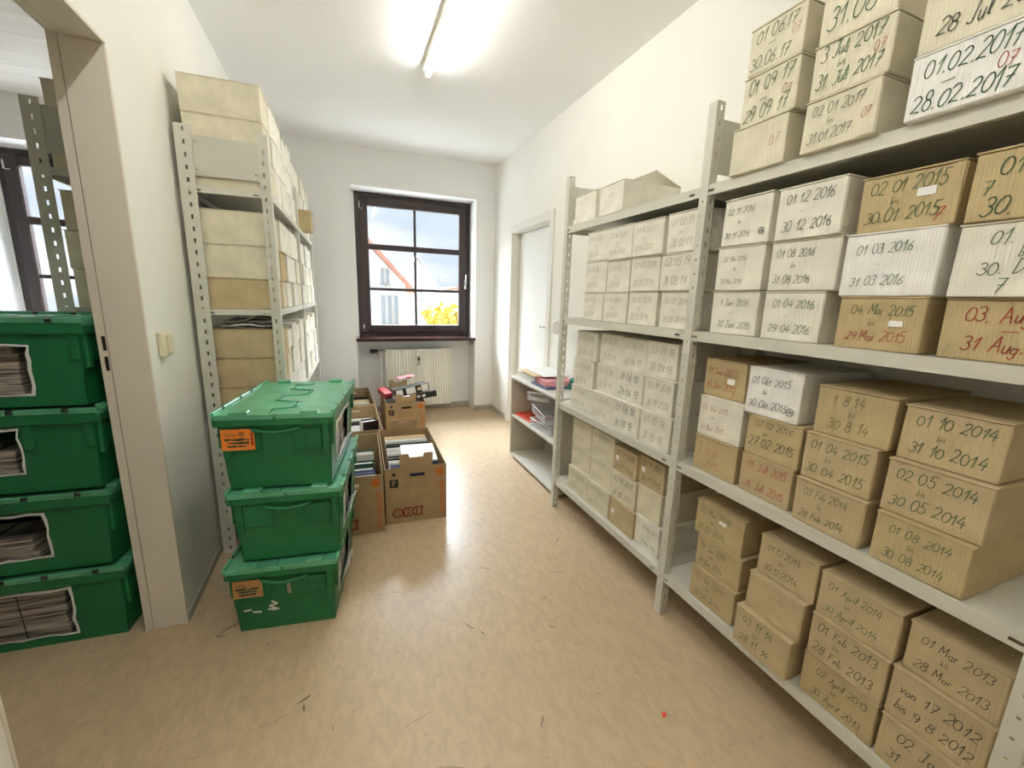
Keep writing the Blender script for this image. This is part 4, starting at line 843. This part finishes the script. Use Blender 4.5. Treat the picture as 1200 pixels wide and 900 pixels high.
# ================================================================== moving cartons on the floor
def moving_carton(label, x, y, rz, w=.355, d=.752, h=.345, tabs=(True, True), prints=True, group='moving cartons behind the crates', logo=True):
    """open carton; origin at the front left bottom corner, local Y runs back"""
    root = thing('moving_carton', label, 'moving carton', (x, y, 0), rz, group)
    t = .005
    hole = [(w*.40, w*.64, h*.825, h*.885)]
    b = MB()
    b.plate(lambda u, v, ww: (u, ww, v), 0, w, 0, h, hole, t, M_carton)
    b.plate(lambda u, v, ww: (u, d-ww, v), 0, w, 0, h, hole, t, M_carton)
    b.box(0, t, t, d-t, 0, h, M_carton, .001); b.box(w-t, w, t, d-t, 0, h, M_carton, .001); b.box(t, w-t, t, d-t, .0, .006, M_carton)
    b.build('body', None, root)
    for k, yy in ((0, t), (1, d-2*t)):
        if not tabs[k]: continue
        b = MB(); q = .075
        poly = [(w*.24, h-.03), (w*.76, h-.03), (w*.78, h+q), (w*.64, h+q), (w*.62, h+q-.022), (w*.40, h+q-.022), (w*.38, h+q), (w*.24, h+q)]
        b.prism(poly, lambda u, v, ww: (u, ww + (v-h)*(.15 if k == 0 else -.1)*(v > h), v), yy, yy+.004, M_carton); b.build('flap_tab', None, root)
    b = MB(); b.box(w*.02, w*.98, t+.0005, t+.0045, h*.55, h-.002, M_carton); fl = b.build('inner_fold', None, root) if False else None
    if fl is None: b.bm.free()
    if prints:
        b = MB(); mf = lambda u, v: (u, -.0008, v)
        s = w/.355
        # pictograms: triangle above a square with a P
        b.prism([(.040, .300), (.060, .300), (.0615, .306), (.050, .322), (.0385, .306)], lambda u, v, ww: (u, ww, v), -.0006, .0, M_black)
        b.box(.026, .074, -.0005, 0, .228, .278, M_black)
        for st in G['P'][1]: b.ribbon([(.041+p[0]*.034, .237+p[1]*.033) for p in st], .0065, lambda u, v: (u, -.0012, v), M_carton)
        b.build('pictogram', None, root); b = MB()
        # orange disc and column of marks
        b.prism(arc(w-.042, .302, .024, .026, 0, 345, 20), lambda u, v, ww: (u, ww, v), -.0006, 0, M_obiorange)
        b.ribbon(arc(w-.042, .302, .017, .018, 0, 360, 16), .002, lambda u, v: (u, -.0012, v), M_carton)
        b.build('orange_disc', None, root); b = MB()
        for i in range(7):
            zc = .245 - i*.032
            b.ribbon([(w-.036, zc), (w-.036, zc-.021), (w-.016, zc-.021), (w-.016, zc)][:3 + i % 2], .005, mf, M_obiorange)
            b.ribbon([(w-.036, zc-.010), (w-.014, zc-.010)], .005, mf, M_obiorange)
        b.build('orange_lettering', None, root)
    if logo:
        b = MB(); mf = lambda u, v: (u, -.0008, v); x0 = .042; zc = .066; hh = .052
        # outlined heavy lettering: O B I with a ring shape in front
        def outl(pts, wd=.0085): b.ribbon(pts + [pts[0]], wd, mf, M_obi)
        outl(arc(x0+.027, zc, .028, hh*.5, 20, 340, 16)); outl(arc(x0+.027, zc, .012, hh*.22, 20, 340, 12), .004)
        cxx = x0+.058
        outl([(cxx+.004, zc-hh*.5), (cxx+.048, zc-hh*.5), (cxx+.060, zc-hh*.28), (cxx+.050, zc), (cxx+.060, zc+hh*.28), (cxx+.048, zc+hh*.5), (cxx+.004, zc+hh*.5)])
        b.box(cxx+.018, cxx+.040, -.0006, 0, zc+hh*.1, zc+hh*.28, M_obi); b.box(cxx+.018, cxx+.040, -.0006, 0, zc-hh*.28, zc-hh*.1, M_obi)
        outl([(cxx+.068, zc-hh*.5), (cxx+.160-.05, zc-hh*.5), (cxx+.105, zc-hh*.2), (cxx+.105, zc+hh*.2), (cxx+.112, zc+hh*.5), (cxx+.068, zc+hh*.5), (cxx+.076, zc+hh*.2), (cxx+.076, zc-hh*.2)])
        b.build('carton_logo', None, root)
    return root
A2 = math.radians(-2.0)
moving_carton('open brown moving carton at front right, filled with white binders, standing beside the crates', .178, 2.332, A2)
moving_carton('open moving carton half hidden behind the green crates, filled with dark green folders', -.188, 2.282, A2, tabs=(False, False))
moving_carton('open moving carton second in the left column, black binder on top', -.118, 3.096, math.radians(0), w=.352, tabs=(False, False), logo=False)
moving_carton('open moving carton nearest the radiator in the left column', -.110, 3.868, math.radians(2), w=.352, d=.74, tabs=(False, False), logo=False)
moving_carton('moving carton at back right below the radiator, overfilled with dark file boxes', .325, 3.868, math.radians(-1), w=.360, d=.72, logo=False)
# contents -----------------------------------------------------------------
def binder(label, x, y, z, rz, w, t, h, mcover, mspine=None, tilt=0.0, group=None, mx=None, spine_label=True, cat='binder'):
    """upright ring binder: local X = width (spine to fore-edge), local Y = thickness, local Z = height"""
    root = thing('ring_binder', label, cat, (x, y, z), rz, group)
    R = mx or Matrix.Rotation(tilt, 4, 'X')
    b = MB(); b.box(0, w, 0, .003, 0, h, mcover, .001, mx=R); b.box(0, w, t-.003, t, 0, h, mcover, .001, mx=R); b.box(-.001, .003, 0, t, 0, h, mspine or mcover, .001, mx=R); b.build('cover', None, root)
    b = MB(); b.box(.006, w-.012, .0035, t-.0035, .006, h-.012, M_paper, mx=R); b.build('pages', None, root)
    b = MB(); b.tube([R @ Vector((.002, t*.2, h*.10)), R @ Vector((-.002, t*.2, h*.10))], .010, M_dark, 10)
    if spine_label: b.box(-.0022, -.0005, t*.14, t*.86, h*.30, h*.86, M_label, mx=R)
    b.build('spine_label', None, root)
    return root
BG = 'binders in the moving cartons'
# front right carton: binders standing across, leaning back
ys = [2.372, 2.440, 2.515, 2.585, 2.665, 2.745, 2.83, 2.91]
cols = [(M_blue, .050), (M_paper, .058), (M_black, .060), (M_paper, .055), (M_paper, .06), (M_black, .055), (M_paper, .06), (M_beigefold, .05)]
nm = ['dark blue folder', 'white binder', 'black binder', 'second white binder', 'third white binder', 'black-backed binder', 'fourth white binder', 'buff folder']
for i, (yy, (mc, th)) in enumerate(zip(ys, cols)):
    hh = .312
    binder('%s standing in the front right moving carton, %s from its front' % (nm[i], ords[i] if i < 5 else ('sixth', 'seventh', 'eighth')[i-5]), .212 + .0005*i + (yy-2.332)*.034, yy, .0145, A2, .285, th-.004, hh, mc, M_paper if mc is not M_black else M_black, -.10, BG, spine_label=False)
b = MB()
for k in range(3): b.box(.0, .21, 0, .297, .003*k, .003*k+.0025, M_paper)
o = b.build('paper_sheets', None, None, (.285, 2.400, .3445), A2-.05); tag(o, 'large white sheets lying on the binders in the front right carton', 'paper')
# left front carton: dark green folders and papers
for i, (yy, mc, th) in enumerate(((2.33, M_paper, .05), (2.40, M_blue, .05), (2.50, M_darkgreen, .07), (2.60, M_darkgreen, .07), (2.71, M_paper, .05), (2.80, M_darkgreen, .06))):
    binder('%s folder standing in the carton behind the crates, %s from its front' % ({id(M_paper): 'white', id(M_blue): 'blue-edged', id(M_darkgreen): 'dark green'}[id(mc)], ('first', 'second', 'third', 'fourth', 'fifth', 'sixth')[i]), -.165 + (yy-2.282)*.034, yy, .0145, A2, .295, th, .29 if mc is not M_darkgreen else .27, mc, None, -.08, BG, spine_label=False)
# second left carton
for i, (yy, mc, th) in enumerate(((3.14, M_paper, .05), (3.22, M_darkgreen, .05), (3.30, M_paper, .05), (3.40, M_paper, .05), (3.50, M_black, .06), (3.60, M_paper, .05))):
    binder('%s folder upright in the second left moving carton, %s from its front' % ({id(M_paper): 'white', id(M_black): 'black', id(M_darkgreen): 'dark green'}[id(mc)], ('first', 'second', 'third', 'fourth', 'fifth', 'sixth')[i]), -.09, yy, .0125, 0, .29, th, .27, mc, None, -.06, BG, spine_label=False)
binder('black binder with white spine label lying on top in the second left moving carton', .10, 3.20, .290, math.radians(15), .12, .075, .09, M_black, M_label, 0, BG)
for i, (yy, mc, th) in enumerate(((3.93, M_paper, .05), (4.02, M_black, .06), (4.13, M_paper, .05), (4.24, M_beigefold, .05), (4.35, M_black, .06))):
    binder('%s folder upright in the left carton nearest the radiator, %s from its front' % ({id(M_paper): 'white', id(M_black): 'black', id(M_beigefold): 'buff'}[id(mc)], ords[i]), -.085, yy, .0125, math.radians(2), .29, th, .28, mc, None, -.06, BG, spine_label=False)
# back right carton: file boxes, flat and leaning out on the right
FB = 'file boxes heaped on the back right carton'
def file_box(label, loc, rot, w, d, h, m, marks):
    b = MB(); b.box(0, w, 0, d, 0, h, m, .004); root = b.build('file_box', None, None, loc); root.rotation_euler = rot; tag(root, label, 'file box', FB)
    for (u0, u1, v0, v1, mm) in marks:
        b = MB(); b.box(u0*w, u1*w, -.0012, .001, v0*h, v1*h, mm); b.build('spine_label', None, root)
    return root
R_ = math.radians
file_box('black file box filling the lower part of the back right carton', (.345, 3.90, .0075), (0, 0, R_(-1)), .315, .33, .29, M_black, [])
file_box('white file box behind the black one in the back right carton', (.350, 4.25, .0075), (0, 0, R_(-1)), .31, .30, .30, M_paper, [])
file_box('black file box with three white spine labels lying on the back right carton', (.420, 3.945, .374), (R_(-8), R_(-9), R_(4)), .335, .25, .075, M_black, [(.06, .24, .15, .85, M_label), (.34, .60, .1, .9, M_label), (.66, .76, .3, .7, M_beigefold), (.78, .97, .06, .92, M_label)])
file_box('black file box with a white mark hanging over the right rim of the carton', (.560, 3.905, .347), (0, R_(-6), R_(6)), .255, .035, .058, M_black, [(.25, .36, .3, .7, M_label), (.44, .56, .3, .72, M_label)])
file_box('red file box at the left of the heap on the back right carton', (.338, 4.00, .350), (R_(2), R_(-5), R_(10)),   .072, .27, .055, M_red, [(.1, .9, .1, .4, M_black)])
file_box('red and white flat box on top of the heap of the back right carton', (.47, 4.09, .512), (0, R_(-8), R_(8)), .17, .10, .016, M_red, [(.0, .45, .1, .9, M_label), (.75, .98, .1, .9, M_label)])

# ================================================================== low open cabinet beside the white door
cab = thing('low_cabinet', 'low grey open-shelf cabinet between the white door and the shelving rack', 'cabinet', (1.268, 2.30, 0))
CD, CL, CH = .335, .845, .70
b = MB(); b.box(-.004, CD, 0, CL+.004, CH-.020, CH, M_cabtop, .002); b.build('top', None, cab)
for yy in (.0, CL-.019):
    b = MB(); b.box(0, CD, yy, yy+.019, .028, CH-.020, M_cab, .001); b.build('side_panel', None, cab)
b = MB(); b.box(CD-.008, CD, .019, CL-.019, .06, CH-.02, M_cab); b.build('back_panel', None, cab)
for zz, nmn in ((.045, 'bottom'), (.380, 'shelf')):
    b = MB(); b.box(.004, CD-.008, .019, CL-.019, zz-.019, zz, M_cabtop, .001); b.build('shelf_panel', None, cab)
b = MB()
for xx in (.06, CD-.06):
    for yy in (.07, CL-.07): b.tube([(xx, yy, 0), (xx, yy, .028)], .018, M_black, 10)
b.build('foot', None, cab)
# papers and folders on top of the cabinet
def flat(label, name, cat, x, y, z, rz, w, d, h, m, group=None, m2=None, bev=.001):
    b = MB(); b.box(-w/2, w/2, -d/2, d/2, 0, h, m, bev)
    o = b.build(name, None, None, (x, y, z), rz); tag(o, label, cat, group)
    return o
PG = 'papers and folders on the low cabinet'
flat('stack of white paper at the bottom of the pile on the low cabinet', 'paper_stack', 'paper', 1.435, 2.975, .7005, R_(4), .24, .30, .045, M_paper, PG)
flat('pink paper pack beside the white stack on the low cabinet', 'paper_pack', 'paper', 1.425, 2.690, .7135, R_(-6), .22, .22, .040, M_pink, PG)
flat('blue folder under the pink paper on the low cabinet', 'folder', 'folder', 1.418, 2.69, .7005, R_(2), .24, .25, .0125, M_blue, PG)
flat('open buff folder lying on top of the pile on the low cabinet', 'folder', 'folder', 1.418, 2.90, .758, R_(-4), .25, .34, .010, M_beigefold, PG)
flat('white paper sheets on the buff folder on the low cabinet', 'paper_sheets', 'paper', 1.45, 2.87, .7685, R_(-2), .22, .40, .006, M_paper, PG)
t = thing('tape_dispenser', 'small teal tape dispenser on the low cabinet seen behind the rack post', 'tape dispenser', (1.50, 2.52, .7005), R_(20))
b = MB(); b.box(-.02, .02, -.06, .06, 0, .025, M_teal, .006); b.box(-.02, .02, -.06, -.035, .02, .055, M_teal, .006); b.build('base', None, t)
b = MB(); b.tube([(-.012, .01, .055), (.012, .01, .055)], .032, M_teal, 18); b.build('tape_roll', None, t)
flat('red folder lying on the middle shelf of the low cabinet', 'folder', 'folder', 1.405, 2.975, .3808, R_(4), .21, .28, .012, M_redpaper, PG)
# clear plastic letter trays, piled at odd angles
def tray(label, loc, rot):
    root = bpy.data.objects.new('letter_tray', None); COL.objects.link(root); root.location = loc; root.rotation_euler = rot; tag(root, label, 'letter tray', 'clear letter trays on the low cabinet')
    b = MB(); w, d, h, t = .245, .30, .060, .003
    b.box(-w/2, w/2, -d/2, d/2, 0, t, M_clear)
    for s in (-1, 1): b.plate(lambda u, v, ww: (s*(w/2-ww), u, v), -d/2, d/2, t, h, [(-d*.3, d*.3, .030, .048)], t, M_clear)
    b.box(-w/2+t, w/2-t, d/2-t, d/2, t, h, M_clear)
    b.build('tray', None, root)
    b = MB(); b.tube([(-w/2, -d/2, h), (-w/2, d/2, h), (w/2, d/2, h), (w/2, -d/2, h)], .0035, M_label, 6); b.build('rim', None, root)
    return root
tray('clear plastic letter tray lying lowest on the cabinet shelf', (1.418, 2.64, .3815), (0, 0, R_(5)))
tray('clear plastic letter tray stacked crooked on the lowest tray', (1.418, 2.66, .466), (R_(4), 0, R_(-7)))
tray('clear plastic letter tray tilted on top of the tray pile', (1.425, 2.72, .575), (R_(-8), R_(4), R_(7)))
# small scrap on the floor
p = (.0,)
b = MB(); b.prism([(0, 0), (.016, .003), (.019, .014), (.004, .018)], lambda u, v, w: (u, v, w), 0, .0015, M_redpaper); o = b.build('paper_scrap', None, None, (.906, .838, .0002)); tag(o, 'tiny red scrap of paper on the floor near the rack', 'scrap')

# ================================================================== outside the window
def house(label, x0, x1, y0, y1, z0, ze, zr, m, mr, wins, dorm=()):
    root = thing('house', label, 'house', ((x0+x1)/2, (y0+y1)/2, z0)); cx_, cy_ = (x0+x1)/2, (y0+y1)/2
    W2, D2 = (x1-x0)/2, (y1-y0)/2
    b = MB(); b.prism([(-W2, 0), (W2, 0), (W2, ze-z0), (0, zr-z0-.1), (-W2, ze-z0)], lambda u, v, w: (u, w, v), -D2, D2, m); b.build('wall', None, root)
    b = MB()
    for s in (-1, 1):
        e = 1.12
        b.prism([(0, zr-z0), (s*W2*e, ze-z0-(zr-ze)*(e-1)), (s*W2*e, ze-z0-(zr-ze)*(e-1)+.18), (0, zr-z0+.22)], lambda u, v, w: (u, w, v), -D2-.3, D2+.3, mr)
    b.build('roof', None, root)
    for (wx, wz, ww, wh) in wins:
        b = MB(); b.box(wx-ww/2-cx_, wx+ww/2-cx_, -D2-.04, -D2+.05, wz-z0, wz+wh-z0, M_housewin); f = b.build('window', None, root)
        b = MB(); b.box(wx-ww/2-.06-cx_, wx+ww/2+.06-cx_, -D2-.07, -D2-.02, wz-z0-.08, wz-z0, M_street); b.build('window_ledge', None, f)
    return root
b = MB(); b.box(-40, 60, 8, 90, -4.6, -4.5, M_street); structure(b.build('ground'), 'pale street far below the window', 'street')
house('white gabled house with red roof seen through the left window panes', -2.9, 2.45, 18, 30, -4.5, 1.75, 4.6, M_housewall, M_roof, [(1.55, .15, .14, 1.15), (1.80, .15, .14, 1.15), (2.05, .15, .14, 1.15), (1.55, 1.75, .12, .6), (1.75, 1.75, .12, .6), (.7, .15, .2, 1.2), (1.6, -1.5, .14, 1.1), (1.9, -1.5, .14, 1.1)])
house('pale gabled house farther off behind the middle bar of the window', 4.2, 7.0, 34, 44, -4.5, 2.2, 4.2, M_housewall, M_roofgrey, [(5.0, 1.0, .3, .9), (5.8, 1.0, .3, .9), (5.0, -.8, .3, .9), (5.8, -.8, .3, .9)])
house('long low building on the horizon at the right of the window', 8.2, 17.0, 50, 58, -4.5, 1.2, 2.3, M_housewall, M_roof, [(8.5+1.2*i, -.6, .4, .9) for i in range(6)])
def tree(label, x, y, z0, h, r, m):
    root = thing('tree', label, 'tree', (x, y, z0))
    b = MB(); b.tube([(0, 0, 0), (.05, 0, h*.5), (0, .05, h*.8)], .14, M_trunk, 8, True, [.16, .12, .06]); b.build('trunk', None, root)
    b = MB(); rnd = random.Random(int(x*10))
    for i in range(240):
        while True:
            p = Vector((rnd.uniform(-1, 1), rnd.uniform(-1, 1), rnd.uniform(-1, 1)))
            if p.length < 1: break
        c = Vector((p.x*r, p.y*r*.8, h + p.z*r*.55)); n = Vector((rnd.uniform(-1, 1), rnd.uniform(-1, 1), rnd.uniform(-1, 1))).normalized(); a = n.orthogonal().normalized(); q = n.cross(a); s = rnd.uniform(.10, .22)
        b.face([c + a*s, c + q*s*.6, c - a*s, c - q*s*.6])
    b.build('foliage', m, root)
    return root
tree('yellow-leaved tree outside the lower right window panes', 4.0, 17.5, -4.5, 5.0, 1.0, M_leaf)
tree('small yellow-leaved tree lower left of the other one outside', 2.85, 17.0, -4.5, 4.2, .7, M_leaf)
